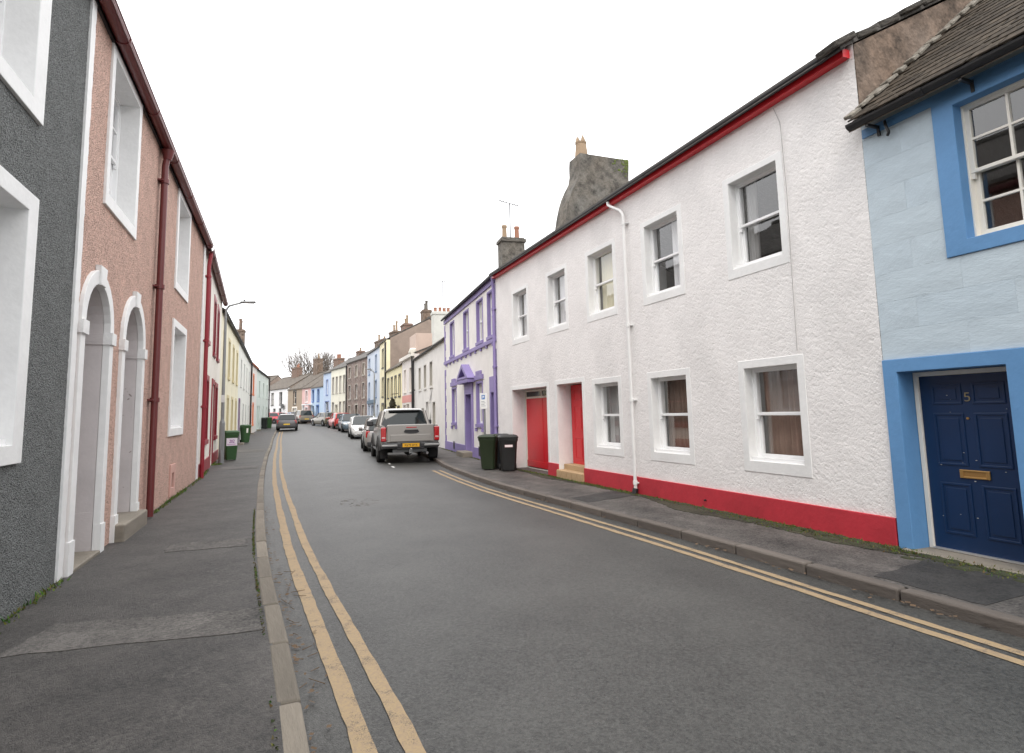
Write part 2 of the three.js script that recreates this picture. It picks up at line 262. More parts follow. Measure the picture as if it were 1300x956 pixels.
function house(o) {
  const [ax, az] = o.A, [bxx, bz] = o.B, L = Math.hypot(bxx - ax, bz - az), turn = Math.atan2(bz - az, bxx - ax);
  const base = o.y ?? ground((az + bz) / 2);
  const h = thing(o.name ?? 'terraced_house', o.label, 'house', [ax, base, az], turn, 'terraced houses along the street');
  h.L = L; const H = o.H, D = o.depth ?? 6, pitch = Math.tan((o.pitch ?? 35) * Math.PI / 180), ov = o.overhang ?? 0.12;
  const holes = (o.openings ?? []).map((q) => { const e = q.sur ? 0.03 : 0; return { ...q, u0: q.u0 - e, u1: q.u1 + e, v0: q.v0 - e, v1: q.v1 + e }; });
  if (o.rough) {
    const inside = (u, v) => holes.some((q) => q.arch ? (u > q.u0 && u < q.u1 && v < q.arch && v > q.v0) || Math.hypot(u - (q.u0 + q.u1) / 2, v - q.arch) < (q.u1 - q.u0) / 2 : u > q.u0 && u < q.u1 && v > q.v0 && v < q.v1);
    mesh('wall', roughSheet(L, -0.3, H, o.rough.cell, o.rough.amp, o.rough.height, o.rough.scale, inside), o.wall, h);
  } else mesh('wall', extrude(poly(rect(0.002, L - 0.002, -0.3, H), holes.map((q) => rect(q.u0, q.u1, Math.max(q.v0, -0.29), q.v1))), -0.3, 0), o.wall, h);
  const zf = o.rough ? -0.03 : -0.302, rise = D / 2 * pitch;
  const pent = [[zf, -0.3], [zf, H - 0.02 + zf * -pitch], [-D / 2, H + rise - 0.05], [-D + 0.02, H - 0.02], [-D + 0.02, -0.3]];
  mesh('gable_wall', along(pent, 0.012, 0.2), o.gableA ?? o.gable ?? mat.brownSmooth, h);
  mesh('gable_wall', along(pent, L - 0.2, L - 0.012), o.gableB ?? o.gable ?? mat.brownSmooth, h);
  mesh('back_wall', box2(0.21, L - 0.21, -0.3, H - 0.03, -D + 0.03, -D + 0.23), o.gable ?? mat.brownSmooth, h);
  const e = ov, t = 0.09;
  const r1 = mesh('roof', merge([along([[e, H - e * pitch], [-D / 2, H + rise], [-D / 2, H + rise + t], [e, H - e * pitch + t]], 0.004, L - 0.004), along([[-D / 2 - 0.003, H + rise], [-D - e, H - e * pitch], [-D - e, H - e * pitch + t], [-D / 2 - 0.003, H + rise + t]], 0.004, L - 0.004)]), o.roof ?? mat.slate, h);
  mesh('ridge', along([[-D / 2 - 0.14, H + rise + 0.03], [-D / 2 + 0.14, H + rise + 0.03], [-D / 2 + 0.09, H + rise + 0.15], [-D / 2, H + rise + 0.19], [-D / 2 - 0.09, H + rise + 0.15]], 0.01, L - 0.01), o.roof ?? mat.slate, r1);
  if (o.gutter) {
    const { m, y, z = 0.13, r = 0.055 } = o.gutter, prof = []; for (let i = 0; i <= 8; i++) { const a = Math.PI + Math.PI * i / 8; prof.push([z + Math.cos(a) * r, y + Math.sin(a) * r]); } for (let i = 8; i >= 0; i--) { const a = Math.PI + Math.PI * i / 8; prof.push([z + Math.cos(a) * (r - 0.008), y + Math.sin(a) * (r - 0.008)]); }
    const gt = mesh('gutter', along(prof, 0.01, L - 0.01), m, h);
    for (let u = 0.8; u < L; u += 1.8) mesh('joint', along(prof.map(([a, b]) => [z + (a - z) * 1.12, y + (b - y) * 1.12]), u, u + 0.05), m, gt);
    if (o.gutter.lip) for (const [dz, dy, t] of [[r, 0.004, 0.014], [r * 0.82, -r * 0.62, 0.012]]) mesh('bead', along([[z + dz - t / 2, y + dy - t / 2], [z + dz + t / 2, y + dy - t / 2], [z + dz + t / 2, y + dy + t / 2], [z + dz - t / 2, y + dy + t / 2]], 0.012, L - 0.012), m, gt);
    if (o.gutter.fascia) mesh('fascia', box2(0.008, L - 0.008, y - 0.07, y + 0.06, 0.003, z - r - 0.002), o.gutter.fascia, h);
  }
  return h;
}
function sash(h, q) {                                          // sliding sash window: q.u0..u1 x q.v0..v1, set back by q.recess
  const { u0, u1, v0, v1 } = q, rec = q.recess ?? 0.14, fm = q.frame ?? mat.whiteTrim, e = q.sur ? 0.012 : 0.0;
  const parts = [], a = u0 - e, b = u1 + e, c = v0 - e, d = v1 + e, zb = -rec, st = q.stile ?? 0.042;
  parts.push(extrude(poly(rect(a, b, c, d), [rect(a + 0.028, b - 0.028, c + 0.034, d - 0.028)]), zb - 0.12, zb, 0.004));
  const mid = (v0 + v1) / 2 + (q.drop ?? 0), i0 = a + 0.024, i1 = b - 0.024, j0 = c + 0.03, j1 = d - 0.024;
  const cols = q.cols ?? 1, rows = q.rows ?? 1, panes = [];
  const sashFrame = (y0, y1, z0, z1, bot, top) => {
    parts.push(extrude(poly(rect(i0, i1, y0, y1), [rect(i0 + st, i1 - st, y0 + bot, y1 - top)]), z0, z1, 0.004));
    const gw = i1 - i0 - 2 * st, gh = y1 - y0 - bot - top;
    for (let k = 1; k < cols; k++) parts.push(box2(i0 + st + gw * k / cols - 0.011, i0 + st + gw * k / cols + 0.011, y0 + bot, y1 - top, z0 + 0.004, z1 - 0.004));
    for (let k = 1; k < rows; k++) parts.push(box2(i0 + st, i1 - st, y0 + bot + gh * k / rows - 0.011, y0 + bot + gh * k / rows + 0.011, z0 + 0.005, z1 - 0.005));
    for (let x = 0; x < cols; x++) for (let y = 0; y < rows; y++) panes.push([i0 + st + gw * x / cols, i0 + st + gw * (x + 1) / cols, y0 + bot + gh * y / rows, y0 + bot + gh * (y + 1) / rows, (z0 + z1) / 2]);
  };
  sashFrame(mid - 0.02, j1, zb - 0.055, zb - 0.012, 0.036, 0.042);
  sashFrame(j0, mid + 0.024, zb - 0.104, zb - 0.06, 0.065, 0.036);
  if (q.horns) for (const x of [i0 + 0.02, i1 - 0.02]) parts.push(box2(x - 0.018, x + 0.018, mid - 0.075, mid - 0.021, zb - 0.05, zb - 0.016));
  const w = mesh('window', merge(parts), fm, h);
  for (const [p0, p1, y0, y1, z] of panes) mesh('pane', new THREE.PlaneGeometry(p1 - p0, y1 - y0).translate((p0 + p1) / 2, (y0 + y1) / 2, z + (R() - 0.5) * 0.004).rotateX(0), q.glass ?? mat.glass, w);
  if (q.sur) {
    const [l, r, bt, tp] = q.sur;
    mesh('surround', extrude(poly(rect(u0 - l, u1 + r, v0 - bt, v1 + tp), [rect(u0, u1, v0, v1)]), -rec - 0.14, q.proj ?? 0.022, 0.006), q.surMat ?? mat.white, w);
  }
  if (q.sill) mesh('sill', box2(u0 + 0.002, u1 - 0.002, v0 + 0.001, v0 + 0.045, -rec - 0.02, q.sillOut ?? -0.02), q.sillMat ?? fm, w);
  if (q.curtain) {
    const cw = q.curtainSpan ?? [0, 1], n = 48, pos = [], uv = [], idx = [], U0 = u0 + (u1 - u0) * cw[0], U1 = u0 + (u1 - u0) * cw[1];
    for (let i = 0; i <= n; i++) { const u = U0 + (U1 - U0) * i / n, z = zb - 0.2 + 0.018 * Math.sin(i * 1.25 + u0) + 0.012 * Math.sin(i * 0.53); for (const v of [v0 - 0.05, v1 + 0.05]) { pos.push(u, v, z); uv.push(u, v); } if (i < n) { const k = i * 2; idx.push(k, k + 2, k + 1, k + 1, k + 2, k + 3); } }
    const g = new THREE.BufferGeometry(); g.setAttribute('position', new THREE.Float32BufferAttribute(pos, 3)); g.setAttribute('uv', new THREE.Float32BufferAttribute(uv, 2)); g.setIndex(idx); g.computeVertexNormals();
    mesh('curtain', g, q.curtain, w);
  }
  return w;
}
function farWindow(h, q) {                                     // small in the picture: frame, two panes, sill
  const { u0, u1, v0, v1 } = q, rec = q.recess ?? 0.13, m = (v0 + v1) / 2;
  const w = mesh('window', merge([extrude(poly(rect(u0 + 0.002, u1 - 0.002, v0 + 0.002, v1 - 0.002), [rect(u0 + 0.07, u1 - 0.07, v0 + 0.09, m - 0.025), rect(u0 + 0.07, u1 - 0.07, m + 0.025, v1 - 0.07)]), -rec - 0.06, -rec)]), q.frame ?? mat.whiteTrim, h);
  mesh('pane', box2(u0 + 0.065, u1 - 0.065, v0 + 0.085, m - 0.02, -rec - 0.04, -rec - 0.025), q.glass ?? mat.farGlass, w);
  mesh('pane', box2(u0 + 0.065, u1 - 0.065, m + 0.02, v1 - 0.065, -rec - 0.038, -rec - 0.02), q.glass ?? mat.farGlass, w);
  if (q.trim) mesh('surround', extrude(poly(rect(u0 - q.trim, u1 + q.trim, v0 - q.trim, v1 + q.trim), [rect(u0, u1, v0, v1)]), -0.02, 0.02), q.trimMat, w);
  mesh('sill', box2(u0 - 0.06, u1 + 0.06, v0 - 0.09 - (q.trim ?? 0) * 0.2, v0 - 0.003, -0.1, 0.06), q.sillMat ?? q.trimMat ?? q.frame ?? mat.whiteTrim, w);
  if (q.lining) mesh('reveal', extrude(poly(rect(u0 + 0.003, u1 - 0.003, v0 + 0.003, v1 - 0.003), [rect(u0 + 0.02, u1 - 0.02, v0 + 0.02, v1 - 0.02)]), -rec + 0.001, 0.012), q.lining, w);
  return w;
}
function panelDoor(h, u0, u1, v0, v1, z, m, rows, opt = {}) {  // boarded slab with raised and fielded panels
  const d = mesh('door', box2(u0, u1, v0, v1, z - 0.045, z), m, h), W = u1 - u0, Hh = v1 - v0, st = W * 0.13;
  for (const [a, b] of rows) for (const k of opt.single ? [0] : [0, 1]) {
    const x0 = opt.single ? u0 + st : u0 + st + k * (W / 2 - st * 0.6), x1 = opt.single ? u1 - st : x0 + W / 2 - st * 1.4, y0 = v0 + Hh * a, y1 = v0 + Hh * b;
    const p = mesh('panel', merge([extrude(poly(rect(x0, x1, y0, y1), [rect(x0 + 0.022, x1 - 0.022, y0 + 0.022, y1 - 0.022)]), z + 0.0005, z + 0.009, 0.004), extrude(poly(rect(x0 + 0.05, x1 - 0.05, y0 + 0.05, y1 - 0.05)), z + 0.0005, z + 0.007, 0.003)]), opt.panelMat ?? m, d);
  }
  return d;
}
function downpipe(h, pts, r, m, joints = [], name = 'downpipe') {
  const p = mesh(name, tube(pts, r, 60, 12), m, h);
  for (const v of joints) mesh('collar', merge([new THREE.CylinderGeometry(r * 1.35, r * 1.35, 0.07, 14).translate(pts[pts.length - 1][0], v, pts[pts.length - 1][2]), box2(pts[pts.length - 1][0] - r * 2, pts[pts.length - 1][0] + r * 2, v - 0.012, v + 0.012, 0.0, pts[pts.length - 1][2])]), m, p);
  return p;
}
function chimney(h, { u, w, z, d, v0, v1, m, pots = [], potM = mat.pot, cap = 0.06, crown = false, taper = 0 }) {
  const s = mesh('chimney', loft([{ z: v0, pts: rect(u - w / 2 - taper, u + w / 2 + taper, -z - d / 2 - taper * 0.3, -z + d / 2 + taper * 0.3) }, { z: v1, pts: rect(u - w / 2, u + w / 2, -z - d / 2, -z + d / 2) }]).rotateX(-Math.PI / 2), m, h);
  // uv for the stack: metres round and up
  const p = s.geometry.attributes.position, n = s.geometry.attributes.normal, uv = s.geometry.attributes.uv; for (let i = 0; i < p.count; i++) uv.setXY(i, Math.abs(n.getX(i)) > 0.6 ? p.getZ(i) : p.getX(i), Math.abs(n.getY(i)) > 0.6 ? p.getZ(i) : p.getY(i));
  if (cap) mesh('cap', box2(u - w / 2 - cap, u + w / 2 + cap, v1 - 0.2, v1 - 0.06, z - d / 2 - cap, z + d / 2 + cap), m, s);
  for (const [du, hh, k, dz = 0] of pots) {
    const g = new THREE.LatheGeometry([[0.001, 0], [0.13, 0], [0.115, 0.06], [0.1, hh * 0.8], [0.125, hh * 0.84], [0.125, hh], [0.1, hh], [0.095, 0.1]].map((q) => new THREE.Vector2(...q)), 12).translate(u + du, v1, z + dz);
    const pt = mesh('chimney_pot', g, k ?? potM, s);
    if (crown) mesh('crown', merge([0, 1, 2, 3].map((i) => new THREE.ConeGeometry(0.06, 0.16, 4).translate(Math.cos(i * 1.571 + 0.785) * 0.09, 0, Math.sin(i * 1.571 + 0.785) * 0.09).translate(u + du, v1 + hh + 0.07, z))), k ?? potM, pt);
  }
  return s;
}
function aerial(label, x, y, zf, hh, turn) {
  const a = thing('television_aerial', label, 'aerial', [x, y, zf], turn, 'aerials on the chimneys');
  mesh('mast', rod([0, 0, 0], [0, hh, 0], 0.024), mat.darkPlastic, a);
  mesh('boom', rod([-0.75, hh - 0.05, 0], [0.75, hh + 0.06, 0], 0.018), mat.darkPlastic, a);
  for (let i = 0; i < 8; i++) mesh('element', rod([-0.7 + i * 0.2, hh - 0.04 + i * 0.014, -0.16], [-0.7 + i * 0.2, hh - 0.04 + i * 0.014, 0.16], 0.009), mat.darkPlastic, a);
}

// ------------------------------------------------------------------ right side: white house with red trim
{
  const S = [0.11, 0.11, 0.14, 0.09], up = [[1.37, 2.3], [3.61, 4.52], [5.59, 6.57], [7.66, 8.6], [9.8, 10.69]], lo = [[5.69, 6.58], [7.65, 8.6], [9.87, 10.78]];
  const open = [...up.map(([a, b]) => ({ u0: a, u1: b, v0: 3.52, v1: 4.77, sur: S })), ...lo.map(([a, b]) => ({ u0: a, u1: b, v0: 0.86, v1: 2.1, sur: [0.11, 0.11, 0.15, 0.11] })), { u0: 1.14, u1: 3.38, v0: 0.02, v1: 2.17, sur: S, kind: 'garage' }, { u0: 3.94, u1: 5.15, v0: 0.02, v1: 2.18, sur: S, kind: 'door' }];
  const h = house({ A: [6.05, 16.45], B: [6.05, 4.53], y: 0, H: 5.66, depth: 7, pitch: 29.5, overhang: 0.2, wall: mat.whiteRough, rough: { cell: 0.016, amp: 0.006, height: roughLump, scale: 0.42 }, openings: open, gableB: mat.brownRender, roof: mat.slate, label: 'long white roughcast house with red plinth, red doors and red eaves', gutter: { m: mat.blackMetal, y: 5.6, z: 0.165, r: 0.05 } });
  mesh('fascia', box2(0.0, h.L - 0.05, 5.5, 5.6, 0.004, 0.112), mat.red, h);
  open.forEach((q, i) => {
    if (q.kind) return;
    const cur = [mat.curtainPale, mat.curtainPale, mat.curtainCream, mat.curtainPale, mat.curtainGrey, mat.curtainGrey, mat.curtainBrown, mat.curtainBrown][i];
    sash(h, { ...q, recess: 0.13, horns: true, curtain: cur, curtainSpan: [[0, 0.55], [0, 0.5], [0, 1], [0.4, 1], [0, 0.2], [0, 1], [0, 1], [0, 1]][i], proj: 0.008, sill: true, sillOut: -0.03 });
  });
  const uShape = (a, b, t, s, v0) => poly([[a - s, v0], [a - s, t + 0.1], [b + s, t + 0.1], [b + s, v0], [b, v0], [b, t], [a, t], [a, v0]]);
  mesh('doorway_surround', extrude(uShape(1.14, 3.38, 2.17, 0.11, 0.0), -0.44, 0.009, 0.004), mat.white, h);
  mesh('doorway_surround', extrude(uShape(3.94, 5.15, 2.18, 0.11, 0.0), -0.40, 0.009, 0.004), mat.white, h);
  // wide red workshop door with a glazed strip above
  const g = mesh('door_frame', merge([extrude(poly(rect(1.16, 3.36, 0.1, 2.16), [rect(1.22, 3.3, 0.12, 1.93), rect(1.22, 2.2, 1.98, 2.11), rect(2.25, 2.78, 1.98, 2.11), rect(2.83, 3.3, 1.98, 2.11)]), -0.42, -0.37)]), mat.creamTrim, h);
  for (const [a, b] of [[1.22, 2.2], [2.25, 2.78], [2.83, 3.3]]) mesh('pane', box2(a, b, 1.98, 2.11, -0.4, -0.395), mat.farGlass, g);
  const gd = mesh('door', box2(1.22, 3.3, 0.14, 1.93, -0.415, -0.385), mat.red, h); gd.userData.label = 'wide plain red workshop door';
  mesh('bottom_rail', box2(1.225, 3.295, 0.15, 0.3, -0.384, -0.366), mat.red, gd); mesh('centre_strip', box2(2.255, 2.275, 0.301, 1.92, -0.384, -0.378), mat.red, gd);
  const fd = panelDoor(h, 3.98, 5.11, 0.39, 2.16, -0.33, mat.red, [[0.06, 0.34], [0.42, 0.74], [0.8, 0.95]]); fd.userData.label = 'red panelled front door with letter plate';
  mesh('letter_plate', box2(4.72, 4.98, 1.1, 1.17, -0.314, -0.302), mat.greyMetal, fd); mesh('knob', new THREE.SphereGeometry(0.03, 12, 8).translate(5.0, 1.5, -0.3), mat.brass, fd);
  mesh('step', new RoundedBoxGeometry(1.24, 0.2, 0.34, 2, 0.012).translate(4.545, 0.18, -0.1), mat.stepTan, h);
  mesh('step', new RoundedBoxGeometry(1.16, 0.16, 0.24, 2, 0.012).translate(4.545, 0.32, -0.22), mat.stepTan, h);
  for (let i = 0; i < 5; i++) mesh('step_tile', box2(3.945 + i * 0.242, 4.17 + i * 0.242, 0.1, 0.265, 0.071, 0.08), mat.stepTan, h);
  for (const [a, b] of [[5.15, 11.91], [3.385, 3.935]]) mesh('plinth', extrude(poly(rect(a, b, -0.1, 0.4)), 0.0, 0.034, 0.006), mat.plinthRed, h);
  downpipe(h, [[6.72, 5.56, 0.15], [6.75, 5.46, 0.15], [7.05, 5.27, 0.09], [7.13, 5.16, 0.075], [7.13, 4.6, 0.075], [7.13, 2.5, 0.075], [7.13, 0.16, 0.075]], 0.029, mat.white, [5.0, 3.1, 1.75, 0.3]);
  mesh('drain_shoe', merge([rod([7.13, 0.2, 0.075], [7.13, 0.08, 0.11], 0.05)]), mat.blackMetal, h);
  mesh('cable', tube([[10.75, 5.45, 0.03], [10.84, 5.2, 0.03], [10.86, 4.2, 0.03], [10.84, 3.2, 0.03], [10.83, 2.25, 0.03]], 0.005, 40, 6), mat.curtainGrey, h);
  mesh('wall_stud', rod([8.95, 0.22, 0.03], [8.95, 0.22, 0.07], 0.012), mat.blackMetal, h);
  // gable coping over the neighbour's roof: rough stones along the verge
  const tilt = Math.atan(Math.tan(29.5 * Math.PI / 180)); const cs = new RoundedBoxGeometry(0.3, 0.13, 0.44, 2, 0.03);
  for (let i = 0; i < 9; i++) { const s = mesh('verge_stone', cs, mat.greyStone, h); const zz = 0.16 - i * 0.4; s.position.set(h.L - 0.1 + (R() - 0.5) * 0.04, 5.66 - zz * 0.566 + 0.07 + (R() - 0.5) * 0.03, zz); s.rotation.set(tilt + (R() - 0.5) * 0.08, (R() - 0.5) * 0.1, (R() - 0.5) * 0.15); s.scale.set(0.85 + R() * 0.25, 0.45 + R() * 0.3, 0.8 + R() * 0.3); }
  // broad rendered stack with a swept foot
  const lev = [[6.4, 1.9, 4.32], [7.24, 2.0, 4.31], [7.5, 2.05, 4.3], [7.86, 2.14, 4.29], [8.15, 2.24, 4.28], [8.4, 2.36, 4.27], [8.65, 2.5, 4.27], [8.9, 2.55, 4.28], [9.2, 2.55, 4.3], [9.43, 2.57, 4.31]];
  const st = mesh('chimney', loft(lev.map(([v, a, b]) => ({ z: v, pts: rect(0.04, 0.76, a, b) })), 0.6).rotateX(-Math.PI / 2), mat.greyStone, h);
  { const p = st.geometry.attributes.position, n = st.geometry.attributes.normal, uv = st.geometry.attributes.uv; for (let i = 0; i < p.count; i++) uv.setXY(i, Math.abs(n.getX(i)) > 0.6 ? p.getZ(i) : p.getX(i), Math.abs(n.getY(i)) > 0.8 ? p.getZ(i) : p.getY(i)); }
  const pot = mesh('chimney_pot', new THREE.CylinderGeometry(0.165, 0.22, 0.5, 8).translate(0.42, 9.68, -2.8), mat.pot, st);
  mesh('rim', new THREE.CylinderGeometry(0.19, 0.18, 0.06, 8).translate(0.42, 9.91, -2.8), mat.pot, pot);
  for (let i = 0; i < 4; i++) mesh('spike', new THREE.ConeGeometry(0.085, 0.26, 4).translate(0.42 + Math.cos(i * 1.57) * 0.12, 10.05, -2.8 + Math.sin(i * 1.57) * 0.12), mat.pot, pot);
  const mg = []; for (let i = 0; i < 90; i++) mg.push(new THREE.IcosahedronGeometry(0.02 + R() * 0.045, 0).scale(1, 0.6, 1).translate(0.1 + R() * 0.62, 9.43, -4.28 + R() * R() * 1.1));
  for (let i = 0; i < 60; i++) mg.push(new THREE.IcosahedronGeometry(0.015 + R() * 0.03, 0).scale(0.4, 1, 1).translate(0.765, 9.42 - R() * R() * 0.6, -4.27 + R() * R() * 0.6));
  mesh('moss', merge(mg), M([0.10, 0.13, 0.03], 0.95), st).userData.kind = 'stuff';
}
// ------------------------------------------------------------------ right side: blue cottage with the door marked 5
{
  const font = await new FontLoader().loadAsync('fonts/droid/droid_sans_regular.typeface.json');
  const H = 4.71, open = [{ u0: 0.97, u1: 2.05, v0: 3.1, v1: 4.42, sur: [0.2, 0.2, 0.14, 0.17] }, { u0: 0.16, u1: 1.17, v0: 0.02, v1: 1.9, sur: [1] }];
  const h = house({ A: [6.05, 4.53], B: [6.05, -5], y: 0, H, depth: 7, pitch: 38.7, overhang: 0.2, wall: mat.paleBlue, openings: open, roof: mat.slateWarm, label: 'pale blue cottage with bright blue surrounds and navy door numbered 5', gutter: { m: mat.blackMetal, y: 4.625, z: 0.2, r: 0.06 } });
  sash(h, { ...open[0], recess: 0.1, cols: 3, rows: 2, stile: 0.05, surMat: mat.midBlue, frame: mat.creamTrim, proj: 0.02, horns: true });
  mesh('doorway_surround', extrude(poly([[0.006, -0.1], [0.006, 2.035], [1.45, 2.035], [1.45, -0.1], [1.17, -0.1], [1.17, 1.9], [0.16, 1.9], [0.16, -0.1]]), -0.38, 0.03, 0.006), mat.midBlue, h);
  mesh('door_frame', extrude(poly([[0.165, 0.12], [0.165, 1.895], [1.165, 1.895], [1.165, 0.12], [1.12, 0.12], [1.12, 1.85], [0.21, 1.85], [0.21, 0.12]]), -0.27, -0.2, 0.004), mat.creamTrim, h);
  const d = panelDoor(h, 0.212, 1.118, 0.14, 1.848, -0.225, mat.navy, [[0.09, 0.38], [0.48, 0.78], [0.83, 0.95]], {}); d.userData.label = 'navy six-panel front door with brass number 5';
  const five = new TextGeometry('5', { font, size: 0.085, depth: 0.006, curveSegments: 6 }); five.computeBoundingBox();
  mesh('number', five.translate(0.635, 1.585, -0.224), M([0.32, 0.27, 0.16], 0.45, { metalness: 0.5 }), d);
  const lp = mesh('letter_plate', merge([extrude(poly(rect(0.53, 0.8, 0.845, 0.925), [rect(0.565, 0.765, 0.862, 0.908)]), -0.224, -0.209, 0.003)]), mat.brass, d);
  mesh('flap', box2(0.566, 0.764, 0.863, 0.907, -0.224, -0.216), M([0.42, 0.24, 0.085], 0.5, { metalness: 0.7 }), lp);
  mesh('spyhole', new THREE.CylinderGeometry(0.011, 0.011, 0.012, 12).rotateX(Math.PI / 2).translate(0.655, 1.42, -0.218), mat.brass, d);
  mesh('lock', merge([new THREE.CylinderGeometry(0.024, 0.024, 0.02, 16).rotateX(Math.PI / 2).translate(1.065, 1.12, -0.214), box2(1.05, 1.08, 1.08, 1.1, -0.224, -0.2)]), mat.brass, d);
  mesh('knob', new THREE.SphereGeometry(0.018, 12, 8).translate(1.08, 0.92, -0.205), mat.brass, d);
  mesh('weather_bar', box2(0.212, 1.118, 0.125, 0.14, -0.24, -0.19), M([0.7, 0.7, 0.69], 0.35, { metalness: 0.7 }), d);
  mesh('step', new RoundedBoxGeometry(1.3, 0.18, 0.44, 2, 0.02).translate(0.72, 0.03, -0.12), mat.stepStone, h);
  { const q = rng(19), ch = []; for (let i = 0; i < 16; i++) { const k = 0.002 + q() * 0.004; const u = 0.26 + q() * 0.8, v = 0.25 + q() * 1.45; ch.push(box2(u, u + k * 2, v, v + k, -0.2245, -0.2155)); } mesh('paint_chips', merge(ch), M([0.5, 0.5, 0.48], 0.8), d).userData.kind = 'stuff'; }
  // painted stone courses
  const blk = [mat.paleBlue, paint([0.538, 0.629, 0.689]), paint([0.522, 0.616, 0.682])];
  let v = 2.04, row = 0; const stepV = 0.305;
  for (; v < 4.55; v += stepV, row++) {
    const y1 = Math.min(4.58, v + stepV - 0.0015), clip = y1 > 2.955 && v < 4.6, spans = clip ? [[0.005, 0.765], [2.255, 4.2]] : [[0.005, 4.2]];
    for (const [s0, s1] of spans) { let u = s0, k = 0; while (u < s1 - 0.02) { const w = Math.min(s1 - u, (k === 0 && row % 2 ? 0.42 : 0.72 + R() * 0.2)); mesh('stone_block', box2(u, u + w - 0.0012, v, y1, 0.0005, 0.0022 + R() * 0.001), blk[Math.floor(R() * 3)], h); u += w; k++; } }
  }
  // slates
  const phi = 38.7 * Math.PI / 180, sm = [0, 1, 2, 3].map((k) => M([0.066 + 0.015 * k, 0.054 + 0.012 * k, 0.041 + 0.009 * k], 0.95, { specularIntensity: 0.35, map: stoneMap, bumpMap: bumpPlaster, bumpScale: 0.006 })), sg = [0.29, 0.26, 0.31].map((w) => new RoundedBoxGeometry(w, 0.016, 0.40, 1, 0.004));
  const roof = h.children.find((c) => c.name === 'roof'); let cnt = 0;
  for (let r = 0; r < 24; r++) for (let c = 0; c < 12; c++) {
    const u = 0.2 + c * 0.3 + (r % 2) * 0.15 + (R() - 0.5) * 0.012, s = 0.17 + r * 0.195; if (u > 3.6) continue;
    const z = 0.25 - s * Math.cos(phi), y = H + 0.115 + (-0.25 * Math.tan(phi)) + s * Math.sin(phi) + 0.02, o = mesh(cnt ? `slate_${String(cnt).padStart(3, '0')}` : 'slate', sg[c % 3], sm[Math.floor(R() * 4)], roof); cnt++;
    o.position.set(u, y + R() * 0.004, z); o.rotation.set(phi - 0.045 + (R() - 0.5) * 0.014, 0, (R() - 0.5) * 0.016);
  }
  const mortar = M([0.36, 0.33, 0.28], 0.95, { map: stoneMap });
  for (let i = 0; i < 12; i++) { const s = 0.12 + i * 0.27, o = mesh('mortar_fillet', new RoundedBoxGeometry(0.13, 0.07, 0.24, 1, 0.02), mortar, roof); o.position.set(0.03 + R() * 0.02, H + 0.15 - 0.25 * Math.tan(phi) + s * Math.sin(phi) + 0.03, 0.25 - s * Math.cos(phi)); o.rotation.set(phi + (R() - 0.5) * 0.1, 0, (R() - 0.5) * 0.3); o.scale.set(0.7 + R() * 0.5, 0.45 + R() * 0.3, 0.5 + R() * 0.7); }
  for (let u = 0.2; u < 4; u += 0.95) mesh('gutter_bracket', merge([box2(u, u + 0.03, 4.53, 4.56, 0.01, 0.2), box2(u, u + 0.03, 4.45, 4.53, 0.01, 0.03)]), mat.blackMetal, h);
  mesh('overflow_pipe', tube([[0.32, 4.56, 0.06], [0.34, 4.5, 0.08], [0.36, 4.42, 0.07], [0.33, 4.4, 0.05]], 0.016, 16, 8), mat.blackMetal, h);
  mesh('soffit_board', box2(0.02, 9.5, 4.5, 4.6, 0.008, 0.02), mat.midBlue, h);
}
